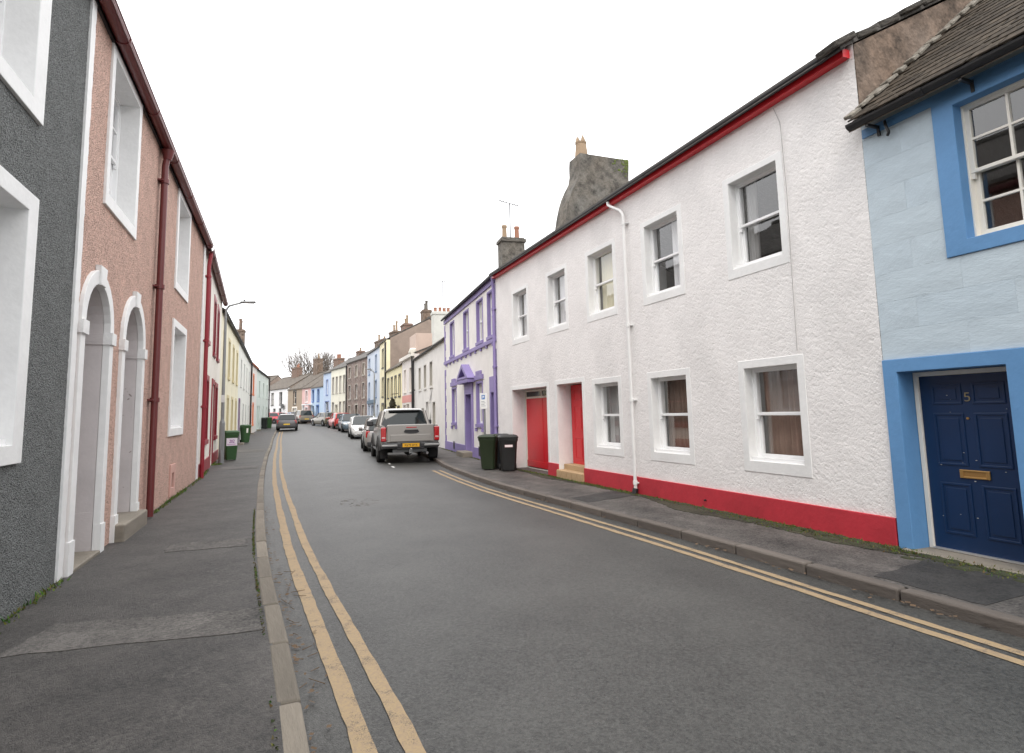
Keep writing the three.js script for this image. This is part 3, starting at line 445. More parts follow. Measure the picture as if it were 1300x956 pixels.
// ------------------------------------------------------------------ right side: white and purple house
function purpleHouse() {
  const U = (val) => 25.338 - val, up = [1.79, 4.52, 6.69, 8.22].map((c) => ({ u0: c - 0.42, u1: c + 0.42, v0: 3.9, v1: 5.26 })), lo = [2.08, 6.5].map((c) => ({ u0: c - 0.42, u1: c + 0.42, v0: 1.22, v1: 2.56 })), d1 = { u0: 4.42, u1: 5.36, v0: 0.2, v1: 2.26 }, d2 = { u0: 8.1, u1: 8.72, v0: 0.2, v1: 2.2 };
  const wallM = paint([0.84, 0.81, 0.775], 0.85);
  const h = house({ A: [6.91, 25.3], B: [6.08, 16.46], y: 0, H: 5.66, depth: 6.4, pitch: 30, overhang: 0.14, wall: wallM, openings: [...up, ...lo, d1, d2], label: 'white house with purple quoins, purple window surrounds and pediment over the door', gutter: { m: mat.blackMetal, y: 5.62, z: 0.13, r: 0.05 } });
  for (const q of up) { farWindow(h, { ...q, recess: 0.085, lining: mat.purple, trim: 0.045, trimMat: mat.purple, glass: mat.farBlind }); }
  for (const q of lo) { farWindow(h, { ...q, recess: 0.085, lining: mat.purple, trim: 0.06, trimMat: mat.purple, glass: mat.farBlind }); mesh('window_head', merge([box2(q.u0 - 0.16, q.u1 + 0.16, 2.662, 2.82, 0.003, 0.06), box2(q.u0 + 0.08, q.u1 - 0.08, 2.821, 2.95, 0.003, 0.058)]), mat.purple, h); for (const k of [q.u0 - 0.08, q.u1 - 0.02]) mesh('sill_bracket', box2(k, k + 0.1, 0.98, 1.1, 0.003, 0.07), mat.purple, h); }
  mesh('eaves_band', box2(0.01, h.L - 0.01, 5.42, 5.6, 0.002, 0.05), mat.purple, h);
  mesh('string_course', box2(0.01, h.L - 0.01, 3.66, 3.78, 0.002, 0.06), mat.purple, h);
  for (let i = 0; i < 11; i++) mesh('corbel', box2(0.45 + i * 0.79, 0.6 + i * 0.79, 3.57, 3.658, 0.002, 0.05), mat.purple, h);
  for (const s of [0, 1]) for (let i = 0; i < 18; i++) { const w = i % 2 ? 0.17 : 0.3, v = 0.42 + i * 0.275; if (v > 3.4 && v < 3.55) continue; mesh('quoin', s ? box2(h.L - w, h.L - 0.004, v, v + 0.268, 0.001, 0.022) : box2(0.004, w, v, v + 0.268, 0.001, 0.022), mat.purple, h); }
  mesh('plinth', merge([box2(0.01, 4.25, -0.2, 0.44, 0.001, 0.035), box2(5.54, 8.0, -0.2, 0.44, 0.001, 0.035)]), mat.purple, h);
  for (const c of [2.08, 6.5]) mesh('vent', box2(c - 0.14, c + 0.14, 0.2, 0.5, 0.036, 0.04), mat.blackMetal, h);
  const pd = panelDoor(h, 4.44, 5.34, 0.3, 2.2, -0.22, mat.purpleDoor, [[0.06, 0.4], [0.48, 0.92]]); mesh('handle', new THREE.SphereGeometry(0.03, 10, 8).translate(5.22, 1.2, -0.19), mat.brass, pd);
  mesh('doorway_surround', extrude(poly([[4.24, 0.0], [4.24, 2.62], [5.54, 2.62], [5.54, 0.0], [5.34, 0.0], [5.34, 2.24], [4.44, 2.24], [4.44, 0.0]]), -0.25, 0.05, 0.006), mat.purple, h);
  const pm = mesh('pediment', merge([box2(3.9, 5.88, 2.63, 2.76, 0.002, 0.26), extrude(poly([[3.86, 2.765], [5.92, 2.765], [4.89, 3.3]], [[[4.28, 2.84], [5.5, 2.84], [4.89, 3.15]]]), 0.002, 0.28, 0.005), extrude(poly([[4.2, 2.8], [5.58, 2.8], [4.89, 3.17]]), 0.001, 0.05)]), mat.purple, h);
  panelDoor(h, 8.12, 8.7, 0.25, 2.16, -0.22, mat.purpleDoor, [[0.06, 0.4], [0.48, 0.92]]);
  mesh('doorway_surround', extrude(poly([[7.98, 0.0], [7.98, 2.66], [8.8, 2.66], [8.8, 0.0], [8.7, 0.0], [8.7, 2.18], [8.12, 2.18], [8.12, 0.0]]), -0.25, 0.045, 0.006), mat.purple, h);
  mesh('step', new RoundedBoxGeometry(1.2, 0.2, 0.4, 2, 0.02).translate(4.89, 0.17, 0.18), mat.stepStone, h);
  downpipe(h, [[8.84, 5.6, 0.12], [8.84, 5.3, 0.09], [8.84, 3, 0.09], [8.84, 0.15, 0.09]], 0.045, mat.purple, [4.6, 2.9, 1.2]);
  chimney(h, { u: 0.42, w: 0.7, z: -2.98, d: 1.05, v0: 6.3, v1: 9.3, m: mat.greyStone, pots: [[0, 0.62, mat.pot, 0.3], [0, 0.6, mat.potRed, -0.28]] });
}
purpleHouse();

// ------------------------------------------------------------------ the rest of the right-hand row
function spread(L, w, v0, v1, n, m0 = 0.6, m1 = 0.6) { const o = []; for (let i = 0; i < n; i++) { const c = n === 1 ? L / 2 : m0 + w / 2 + (L - m0 - m1 - w) * i / (n - 1); o.push({ u0: c - w / 2, u1: c + w / 2, v0, v1 }); } return o; }
function farHouse(o) {
  const L = Math.hypot(o.B[0] - o.A[0], o.B[1] - o.A[1]), wins = [], doors = [];
  for (const r of o.rows) for (const q of spread(L, r.w ?? 0.8, r.v0, r.v1, r.n, r.m0, r.m1)) wins.push({ ...q, ...r.opt, u0: q.u0, u1: q.u1 });
  for (const d of o.doors ?? []) doors.push({ u0: d.u - 0.45, u1: d.u + 0.45, v0: 0.12, v1: d.top ?? 2.15, ...d });
  const ok = wins.filter((w) => !doors.some((d) => w.v0 < d.v1 && w.u0 < d.u1 + 0.1 && w.u1 > d.u0 - 0.1));
  const h = house({ ...o, openings: [...ok, ...doors] });
  for (const w of ok) farWindow(h, { frame: o.frame, trim: o.trim, trimMat: o.trimMat, lining: o.lining, glass: R() < (o.blind ?? 0.25) ? mat.farBlind : mat.farGlass, ...w });
  for (const d of doors) { const p = panelDoor(h, d.u0 + 0.004, d.u1 - 0.004, d.v0, d.v1 - 0.004, -0.16, d.m, [[0.07, 0.42], [0.5, 0.92]]); if (d.trim) mesh('doorway_surround', extrude(poly([[d.u0 - 0.12, 0.02], [d.u0 - 0.12, d.v1 + 0.14], [d.u1 + 0.12, d.v1 + 0.14], [d.u1 + 0.12, 0.02], [d.u1, 0.02], [d.u1, d.v1], [d.u0, d.v1], [d.u0, 0.02]]), 0.001, 0.03), d.trim, h); mesh('step', box2(d.u0 - 0.1, d.u1 + 0.1, 0.0, 0.16, 0.002, 0.3), mat.stepStone, h); }
  if (o.plinth) mesh('plinth', merge([box2(0.01, L - 0.01, -0.25, 0.42, 0.001, 0.02)]), o.plinth, h);
  return h;
}
const stoneTrim = M([0.50, 0.47, 0.41], 0.85, { map: wearMid });
const darkFrame = M([0.05, 0.045, 0.04], 0.5);
{
  const h = farHouse({ A: [7.83, 35.5], B: [6.91, 25.32], H: 4.83, depth: 6.2, pitch: 36, wall: paint([0.80, 0.77, 0.745], 0.85), roof: mat.slateWarm, label: 'plain off-white house with grey stone sills beside the purple one', trim: 0.06, trimMat: paint([0.74, 0.72, 0.69]), sillMat: stoneTrim, blind: 0.0,
    rows: [{ n: 3, v0: 2.95, v1: 4.15, w: 0.85, m0: 1.9, m1: 3.4, opt: { lining: stoneTrim } }, { n: 2, v0: 0.8, v1: 2.15, w: 0.8, m0: 5.5, m1: 2.6, opt: { lining: stoneTrim } }, { n: 1, v0: 0.8, v1: 2.2, w: 1.0, m0: 1, m1: 1 }], doors: [{ u: 3.3, m: stoneTrim, top: 1.9 }], gutter: { m: mat.blackMetal, y: 4.78, z: 0.11, r: 0.05 } });
  downpipe(h, [[0.25, 4.75, 0.1], [0.25, 0.1, 0.08]], 0.045, mat.blackMetal, [3, 1.4]);
}
{
  const h = farHouse({ A: [7.99, 40], B: [7.83, 35.52], H: 5.15, depth: 5.5, pitch: 22, wall: paint([0.78, 0.72, 0.69], 0.8), label: 'narrow house, cream above and salmon pink below, beside black downpipes', blind: 0.8, frame: mat.creamTrim, trim: 0.07, trimMat: mat.creamTrim, rows: [{ n: 2, v0: 3.0, v1: 4.4, w: 0.75, m0: 0.8, m1: 0.9 }, { n: 1, v0: 0.9, v1: 2.2, w: 1.0 }], doors: [{ u: 0.85, m: mat.creamTrim }] });
  chimney(h, { u: 0.42, w: 0.7, z: -2.6, d: 1.25, v0: 5.4, v1: 8.4, m: paint([0.60, 0.60, 0.56], 0.9), pots: [[0, 0.3, mat.potRed, 0.42], [0, 0.32, mat.potRed, 0.1], [0, 0.28, mat.potRed, -0.2], [0, 0.3, mat.potRed, -0.48]], cap: 0.05 });
  mesh('roof_extension', box2(2.2, 4.4, 4.9, 6.4, -1.1, -0.12), paint([0.60, 0.47, 0.40], 0.85), h);
  mesh('salmon_band', box2(0.02, 4.46, 2.3, 2.75, 0.002, 0.012), paint([0.72, 0.33, 0.30]), h);
  mesh('cornice', box2(-0.02, 4.5, 5.0, 5.2, 0.002, 0.2), paint([0.78, 0.74, 0.68]), h);
  mesh('cornice_block', merge([new RoundedBoxGeometry(0.46, 0.36, 0.4, 2, 0.12).translate(4.22, 5.32, 0.05), new RoundedBoxGeometry(0.34, 0.26, 0.3, 2, 0.1).translate(3.86, 5.28, 0.08)]), paint([0.78, 0.74, 0.66]), h);
  downpipe(h, [[4.3, 5.0, 0.12], [4.3, 0.1, 0.09]], 0.05, mat.blackMetal, [3, 1.4]);
}
{
  const yellow = paint([0.85, 0.765, 0.49], 0.8);
  const h = farHouse({ A: [8.16, 47], B: [7.99, 40.02], H: 4.8, depth: 5.6, pitch: 33, wall: yellow, roof: mat.slateWarm, label: 'low yellow two-storey house with dark window frames and hanging basket', frame: darkFrame, trim: 0.09, trimMat: darkFrame, blind: 0, rows: [{ n: 4, v0: 2.75, v1: 4.15, w: 0.72, m0: 0.7, m1: 0.6 }, { n: 2, v0: 0.7, v1: 2.0, w: 0.8, m0: 0.8, m1: 1 }], doors: [{ u: 3.4, m: darkFrame, trim: darkFrame, top: 2.25 }] });
  const b = thing('hanging_basket', 'dark hanging basket on a wall bracket of the low yellow house', 'basket', [7.99, ground(41.6), 41.6]);
  const leaf = []; for (let i = 0; i < 700; i++) { const a = R() * 6.28, q = Math.sqrt(R()), t = R(), y = 1.75 + t * 0.85, w = 0.25 * Math.sin(Math.PI * (0.15 + 0.75 * t)); leaf.push(new THREE.PlaneGeometry(0.07, 0.05).rotateX(R() * 3).rotateY(R() * 6).translate(-0.34 + Math.cos(a) * w * q, y, Math.sin(a) * w * q)); }
  leaf.push(new THREE.IcosahedronGeometry(0.2, 2).scale(1, 1.5, 1).translate(-0.34, 2.2, 0));
  mesh('foliage', merge(leaf), M([0.05, 0.045, 0.03], 0.9), b); mesh('bracket', rod([0.06, 2.95, 0], [-0.4, 2.9, 0], 0.02), mat.blackMetal, b); mesh('chain', rod([-0.35, 2.9, 0], [-0.35, 2.35, 0], 0.01), mat.blackMetal, b);
}
{
  const yellow = paint([0.86, 0.79, 0.54], 0.8), lb = paint([0.60, 0.66, 0.75], 0.8);
  const h = farHouse({ A: [8.23, 50.5], B: [8.16, 47.02], H: 7.2, depth: 6.8, pitch: 27.5, wall: yellow, gableB: mat.brownSmooth, roof: mat.slate, label: 'tall narrow yellow three-storey house with brown rendered gable', frame: darkFrame, trim: 0.08, trimMat: darkFrame, blind: 0, rows: [{ n: 1, v0: 5.15, v1: 6.6, w: 0.8 }, { n: 1, v0: 2.85, v1: 4.3, w: 0.8 }], doors: [{ u: 1.75, m: darkFrame, trim: darkFrame, top: 2.2 }] });
  mesh('downpipe', box2(h.L - 0.14, h.L - 0.02, 0.1, 7.0, 0.005, 0.13), mat.blackMetal, h);
  chimney(h, { u: h.L - 0.7, w: 0.9, z: -3.3, d: 0.7, v0: 8.4, v1: 9.75, m: mat.brownRender, pots: [[-0.25, 0.6, mat.greyStone], [0.2, 0.75, mat.greyStone]], cap: 0.04 });
  const h2 = farHouse({ A: [8.29, 58], B: [8.23, 50.52], H: 6.95, depth: 6.8, pitch: 27.5, wall: lb, label: 'pale blue three-storey house with dark blue shopfront at street level', frame: M([0.18, 0.25, 0.38], 0.5), trim: 0.08, trimMat: M([0.14, 0.22, 0.36], 0.6), blind: 0.1, rows: [{ n: 2, v0: 5.0, v1: 6.4, w: 0.85, m0: 1.0, m1: 1.6 }, { n: 2, v0: 2.8, v1: 4.2, w: 0.85, m0: 1.0, m1: 1.6 }, { n: 1, v0: 0.7, v1: 2.1, w: 1.6 }], doors: [{ u: 6.3, m: M([0.03, 0.10, 0.22], 0.5) }, { u: 1.3, m: M([0.04, 0.15, 0.3], 0.5) }] });
  mesh('shop_sign_board', box2(0.6, 5.2, 2.3, 2.62, 0.004, 0.12), M([0.06, 0.13, 0.2], 0.5), h2);
  chimney(h2, { u: 2.6, w: 1.5, z: -3.2, d: 0.8, v0: 8.0, v1: 9.6, m: mat.brick, pots: [[-0.4, 0.6], [0.35, 0.8]] });
}
{
  const h = farHouse({ A: [7.28, 66], B: [8.29, 58.02], H: 6.6, depth: 6.5, pitch: 30, wall: M([0.42, 0.33, 0.29], 0.9, { map: stoneMap, bumpMap: bumpPlaster, bumpScale: 0.02 }), label: 'brown stone three-storey house in the middle of the right-hand row', blind: 0.35, frame: mat.creamTrim, trim: 0.07, trimMat: stoneTrim, rows: [{ n: 3, v0: 5.0, v1: 6.1, w: 0.85, m0: 0.9, m1: 0.9 }, { n: 3, v0: 2.8, v1: 4.2, w: 0.85, m0: 0.9, m1: 0.9, opt: { frame: mat.whiteTrim } }, { n: 2, v0: 0.7, v1: 2.1, w: 0.85, m0: 0.9, m1: 0.9 }], doors: [{ u: 4.1, m: M([0.02, 0.06, 0.05], 0.5), trim: stoneTrim }] });
  mesh('downpipe', box2(0.03, 0.13, 0.1, 6.4, 0.005, 0.12), mat.blackMetal, h);
  chimney(h, { u: 6.6, w: 1.6, z: -3.2, d: 0.8, v0: 7.8, v1: 9.35, m: mat.brownRender, pots: [[-0.4, 0.7], [0.4, 1.0]] });
  chimney(h, { u: 2.2, w: 3.2, z: -3.2, d: 0.8, v0: 7.8, v1: 9.0, m: mat.brownRender, pots: [[-1.2, 0.7], [0.8, 0.3]] });
  const h2 = farHouse({ A: [6.24, 72], B: [7.28, 66.02], H: 6.2, depth: 6, pitch: 30, wall: paint([0.82, 0.79, 0.67], 0.85), label: 'cream two-storey house with four upper windows next to brown stone house', trim: 0.06, trimMat: stoneTrim, blind: 0.2, rows: [{ n: 4, v0: 3.5, v1: 5.3, w: 0.75, m0: 0.5, m1: 0.5, opt: { lining: stoneTrim } }, { n: 4, v0: 0.7, v1: 2.5, w: 0.75, m0: 0.5, m1: 0.5, opt: { lining: stoneTrim } }], doors: [{ u: 2.25, m: M([0.30, 0.27, 0.22], 0.6), trim: stoneTrim }] });
  chimney(h2, { u: 1.2, w: 1.0, z: -3, d: 0.7, v0: 7.5, v1: 8.4, m: mat.brick, pots: [[0, 0.4]] });
  farHouse({ A: [5.65, 75.5], B: [6.24, 72.02], H: 5.95, depth: 6, pitch: 30, wall: paint([0.50, 0.60, 0.76], 0.8), label: 'narrow sky blue house with shop window between cream and low blue houses', trim: 0.07, trimMat: M([0.10, 0.16, 0.42], 0.6), blind: 0.2, rows: [{ n: 1, v0: 3.4, v1: 5.1, w: 0.8 }, { n: 1, v0: 0.6, v1: 2.6, w: 1.7 }] });
  const h4 = farHouse({ A: [4.54, 80.5], B: [5.65, 75.52], H: 4.45, depth: 6.5, pitch: 36, wall: paint([0.46, 0.585, 0.74], 0.8), roof: mat.slateWarm, label: 'low blue house with dark blue windows and door near the bend', trim: 0.1, trimMat: M([0.05, 0.12, 0.36], 0.6), frame: M([0.05, 0.12, 0.36], 0.6), blind: 0.1, rows: [{ n: 2, v0: 2.7, v1: 4.1, w: 0.8, m0: 0.5, m1: 1.6 }], doors: [{ u: 2.9, m: M([0.02, 0.09, 0.22], 0.5), trim: M([0.05, 0.12, 0.36], 0.6) }, { u: 0.9, m: M([0.02, 0.05, 0.1], 0.5) }] });
  chimney(h4, { u: 1.0, w: 1.9, z: -3.2, d: 0.8, v0: 6.4, v1: 8.2, m: mat.brick, pots: [[-0.5, 0.55, mat.potRed], [0, 0.55, mat.potRed], [0.5, 0.5, mat.potRed]] });
  const h5 = farHouse({ A: [3.63, 84], B: [4.54, 80.52], H: 4.5, depth: 6.5, pitch: 34, wall: paint([0.70, 0.46, 0.43], 0.8), roof: mat.slateWarm, label: 'small salmon pink house with white windows at the bend', trim: 0.1, trimMat: mat.white, blind: 0.5, rows: [{ n: 1, v0: 2.7, v1: 4.1, w: 0.8 }, { n: 1, v0: 0.7, v1: 2.0, w: 0.9 }] });
  const porch = mesh('porch', merge([box2(2.75, 4.2, 2.25, 2.4, 0.002, 0.9), box2(2.8, 2.95, 0, 2.25, 0.6, 0.85)]), mat.white, h5);
  const h6 = farHouse({ A: [2.02, 89.5], B: [3.63, 84.02], H: 4.55, depth: 6.5, pitch: 34, wall: paint([0.36, 0.29, 0.215], 0.85), roof: mat.slateWarm, label: 'drab brown house with a cream ground floor window at the bend', frame: mat.creamTrim, trim: 0.1, trimMat: darkFrame, blind: 0.4, rows: [{ n: 1, v0: 2.5, v1: 4.3, w: 1.1, m0: 2, m1: 2 }, { n: 1, v0: 0.7, v1: 2.0, w: 1.7, opt: { trimMat: mat.creamTrim, trim: 0.2 } }] });
  chimney(h6, { u: 2.6, w: 1.7, z: -3.2, d: 0.8, v0: 6.2, v1: 8.8, m: mat.brownRender, pots: [[0.3, 0.7]], cap: 0.03 });
  const h7 = farHouse({ A: [-1.6, 100.6], B: [2.02, 89.52], H: 4.85, depth: 6.5, pitch: 31, wall: paint([0.80, 0.79, 0.79], 0.8), roof: mat.slateWarm, label: 'long white house with black trimmed windows closing the far view', trim: 0.09, trimMat: darkFrame, frame: darkFrame, blind: 0.5, rows: [{ n: 3, v0: 2.6, v1: 4.3, w: 0.95, m0: 1.3, m1: 2.4 }, { n: 4, v0: 0.7, v1: 2.0, w: 0.8, m0: 0.9, m1: 2.6 }] });
  chimney(h7, { u: 6.2, w: 2.2, z: -3.2, d: 0.8, v0: 6.2, v1: 8.1, m: mat.brick, pots: [[-0.6, 0.6, mat.greyStone], [0.1, 0.45, mat.potRed], [0.7, 0.6, mat.potRed]] });
  const h8 = farHouse({ A: [-9, 109], B: [-1.6, 100.62], H: 5.2, depth: 6.5, pitch: 33, wall: paint([0.72, 0.70, 0.68], 0.8), roof: mat.slateWarm, label: 'grey-white house half hidden behind the left corner', blind: 0.3, rows: [{ n: 3, v0: 2.7, v1: 4.3, w: 0.9 }] });
  const sg = thing('wall_sign', 'black rectangular sign board fixed to the far white house', 'sign', [1.42, ground(91), 90.9], Math.atan2(89.5 - 100, 2.6)); mesh('board', new RoundedBoxGeometry(1.15, 0.62, 0.08, 1, 0.02).translate(0, 2.35, 0.12), mat.blackMetal, sg); mesh('bracket', box2(-0.4, 0.4, 2.3, 2.4, -0.04, 0.09), mat.blackMetal, sg);
}
aerial('thin aerial on the stone chimney above the purple house', 9.95, 9.2, 24.95, 1.9, 0.5);
aerial('pale aerial above the grey-white chimney beyond the off-white house', 10.7, 8.4, 39.6, 2.2, 0.35);

// ------------------------------------------------------------------ left side: dark grey house and pink house
{
  const open = [{ u0: 9.3, u1: 10.7, v0: 4.2, v1: 5.86, sur: [0.2, 0.24, 0.14, 0.16] }, { u0: 9.4, u1: 10.77, v0: 1.42, v1: 3.28, sur: [0.2, 0.2, 0.15, 0.15] }, { u0: 5.2, u1: 6.5, v0: 1.42, v1: 3.28, sur: [0.2, 0.2, 0.15, 0.15] }];
  const h = house({ A: [-2.032, -5], B: [-1.853, 7.04], y: 0, H: 6.25, depth: 7, pitch: 32, overhang: 0.1, wall: mat.greyRough, rough: { cell: 0.03, amp: 0.006, height: pebble, scale: 0.62 }, openings: open, label: 'dark grey-green roughcast house with white window surrounds', gutter: { m: mat.maroon, y: 6.07, z: 0.115, r: 0.08, lip: true } });
  open.forEach((q, i) => sash(h, { ...q, recess: 0.2, horns: true, curtain: mat.curtainPale, proj: 0.03, sill: true, sillOut: -0.01, cols: i < 2 ? 2 : 1 }));
}
{
  const A1 = { cx: 0.82, r: 0.48, v0: 0.08, sp: 2.62 }, A2 = { cx: 2.585, r: 0.53, v0: 0.1, sp: 2.62 };
  const open = [{ u0: 0.95, u1: 2.25, v0: 4.2, v1: 5.9, sur: [0.12, 0.14, 0.15, 0.14] }, { u0: 5.82, u1: 7.22, v0: 4.2, v1: 5.9, sur: [0.13, 0.13, 0.15, 0.14] }, { u0: 5.82, u1: 7.22, v0: 1.43, v1: 3.34, sur: [0.13, 0.13, 0.15, 0.14] }];
  const h = house({ A: [-1.853, 7.04], B: [-1.703, 17.15], y: 0, H: 6.25, depth: 7, pitch: 32, overhang: 0.1, wall: mat.pinkRough, rough: { cell: 0.03, amp: 0.006, height: pebble, scale: 0.62 }, openings: [...open, ...[A1, A2].map((a) => ({ u0: a.cx - a.r, u1: a.cx + a.r, v0: -0.5, v1: 3.2, arch: a.sp, sur: [1] })), { u0: 6.18, u1: 6.5, v0: 0.28, v1: 0.6 }], label: 'salmon pink roughcast house with two white arched doorways', gutter: { m: mat.maroon, y: 6.07, z: 0.115, r: 0.08, lip: true, fascia: mat.blackMetal } });
  open.forEach((q) => sash(h, { ...q, recess: 0.2, horns: true, cols: 2, rows: 2, stile: 0.055, proj: 0.03, sill: true, sillOut: -0.01, curtain: mat.curtainPale, curtainSpan: [0.0, 1] }));
  for (const a of [A1, A2]) {
    const band = (r0, r1, v0) => poly([...archPts(a.cx, r1, v0, a.sp), ...archPts(a.cx, r0, v0, a.sp).reverse()]);
    const s = mesh('arched_surround', extrude(band(a.r, a.r + 0.15, a.v0 - 0.1), -0.035, 0.04, 0.006), mat.white, h);
    mesh('keystone', extrude(poly([[a.cx - 0.09, a.sp + a.r - 0.015], [a.cx - 0.13, a.sp + a.r + 0.2], [a.cx + 0.13, a.sp + a.r + 0.2], [a.cx + 0.09, a.sp + a.r - 0.015]]), 0.0, 0.062, 0.008), mat.white, s);
    for (const k of [-1, 1]) { mesh('impost', box2(a.cx + k * (a.r - 0.02), a.cx + k * (a.r + 0.172), a.sp - 0.14, a.sp, -0.03, 0.065), mat.white, s); mesh('plinth_block', box2(a.cx + k * (a.r - 0.008), a.cx + k * (a.r + 0.162), a.v0 - 0.1, 0.42, -0.03, 0.052), mat.white, s); }
    const rv = mesh('porch_lining', extrude(band(a.r, a.r + 0.04, a.v0 - 0.1), -0.9, -0.037), mat.lilacGrey, h);
    for (const k of [-1, 1]) mesh('impost_band', box2(a.cx + k * (a.r - 0.018), a.cx + k * (a.r + 0.01), a.sp - 0.14, a.sp, -0.88, -0.032), mat.lilacGrey, rv);
    for (const k of [-1, 1]) mesh('skirting_band', box2(a.cx + k * (a.r - 0.01), a.cx + k * (a.r + 0.01), a.v0 - 0.1, 0.56, -0.88, -0.037), mat.lilacGrey, rv);
    panelDoor(h, a.cx - a.r - 0.03, a.cx + a.r + 0.03, 0.3, 3.3, -0.9, mat.whiteTrim, [[0.05, 0.28], [0.34, 0.66]]);
  }
  mesh('step', new RoundedBoxGeometry(0.98, 0.1, 0.95, 2, 0.02).translate(A1.cx, 0.085, -0.42), mat.stepStone, h);
  mesh('step', new RoundedBoxGeometry(1.38, 0.24, 1.1, 2, 0.03).translate(A2.cx + 0.02, 0.19, -0.39), mat.stepStone, h);
  { // flaked paint on the far jamb of the second arch and along the foot of both
    const q = rng(61), fl = []; for (let i = 0; i < 20; i++) { const v = q() < 0.6 ? 1.3 + q() * 0.9 : 0.45 + q() * 1.6, z = -0.06 - q() * 0.35, k = 0.004 + q() * q() * 0.014; fl.push(new THREE.CylinderGeometry(k, k, 0.004, 5).scale(1.2 + q(), 1, 0.6 + q() * 0.6).rotateY(q() * 3).rotateZ(Math.PI / 2).translate(A2.cx + A2.r - 0.001, v, z)); }
    mesh('flaked_paint', merge(fl), M([0.3, 0.26, 0.24], 0.9), h).userData.kind = 'stuff';
  }
  // rough-edged white strips where the house meets its neighbours
  const strip = (u0, u1, seed, j0, j1) => { const r = rng(seed), a = [], b = []; for (let v = -0.05; v <= 6.1; v += 0.05) { a.push([u0 + (r() - 0.5) * j0, v]); b.push([u1 + (r() - 0.5) * j1, v]); } return extrude(poly([...a, ...b.reverse()]), 0.001, 0.024); };
  mesh('edge_strip', strip(-0.015, 0.13, 3, 0.004, 0.022), mat.white, h); mesh('edge_strip', strip(9.82, 10.1, 5, 0.02, 0.004), mat.white, h);
  mesh('vent_frame', extrude(poly(rect(6.05, 6.63, 0.15, 0.74), [rect(6.2, 6.48, 0.3, 0.58)]), -0.1, 0.025, 0.006), paint([0.62, 0.37, 0.31], 0.9), h); mesh('vent_grille', box2(6.2, 6.48, 0.3, 0.58, -0.09, -0.07), mat.blackMetal, h);
  downpipe(h, [[3.86, 6.0, 0.13], [3.86, 5.86, 0.11], [3.86, 5.7, 0.085], [3.86, 3, 0.085], [3.86, 0.12, 0.085]], 0.052, mat.maroon, [5.45, 3.7, 1.9]);
  mesh('hopper', new THREE.CylinderGeometry(0.1, 0.06, 0.16, 14).translate(3.86, 5.9, 0.115), mat.maroon, h);
}
// red-trimmed house
{
  const up = [{ u0: 0.95, u1: 2.15, v0: 3.8, v1: 5.6 }, { u0: 4.1, u1: 5.0, v0: 3.7, v1: 5.4 }, { u0: 5.9, u1: 6.8, v0: 3.7, v1: 5.4 }], lo = [{ u0: 1.0, u1: 2.7, v0: 1.0, v1: 2.7 }, { u0: 6.0, u1: 7.1, v0: 1.0, v1: 2.7 }], d = { u0: 4.2, u1: 5.15, v0: 0.2, v1: 2.7 };
  const h = house({ A: [-1.70, 17.16], B: [-1.88, 25.6], y: 0, H: 6.1, depth: 6.5, pitch: 32, wall: paint([0.83, 0.79, 0.71], 0.8), openings: [...up, ...lo, d], label: 'cream house with deep red windows, door and plinth behind the lamp post', gutter: { m: mat.maroon, y: 6.0, z: 0.12, r: 0.085, lip: true } });
  for (const q of [...up, ...lo]) { farWindow(h, { ...q, frame: mat.darkRed, trim: 0.14, trimMat: mat.brightMaroon, lining: mat.brightMaroon, recess: 0.12 }); }
  panelDoor(h, 4.22, 5.13, 0.22, 2.68, -0.12, mat.darkRed, [[0.06, 0.35], [0.42, 0.8]]); mesh('doorway_surround', extrude(poly([[4.06, 0.02], [4.06, 2.86], [5.29, 2.86], [5.29, 0.02], [5.15, 0.02], [5.15, 2.7], [4.2, 2.7], [4.2, 0.02]]), 0.001, 0.03), mat.brightMaroon, h);
  mesh('plinth', merge([box2(0.02, 4.05, -0.2, 0.45, 0.001, 0.03), box2(5.3, 8.42, -0.2, 0.45, 0.001, 0.03)]), mat.brightMaroon, h);
  downpipe(h, [[0.22, 5.95, 0.13], [0.22, 5.6, 0.085], [0.22, 3, 0.085], [0.22, 0.1, 0.085]], 0.05, mat.brightMaroon, [5.3, 3.6, 1.9]);
}
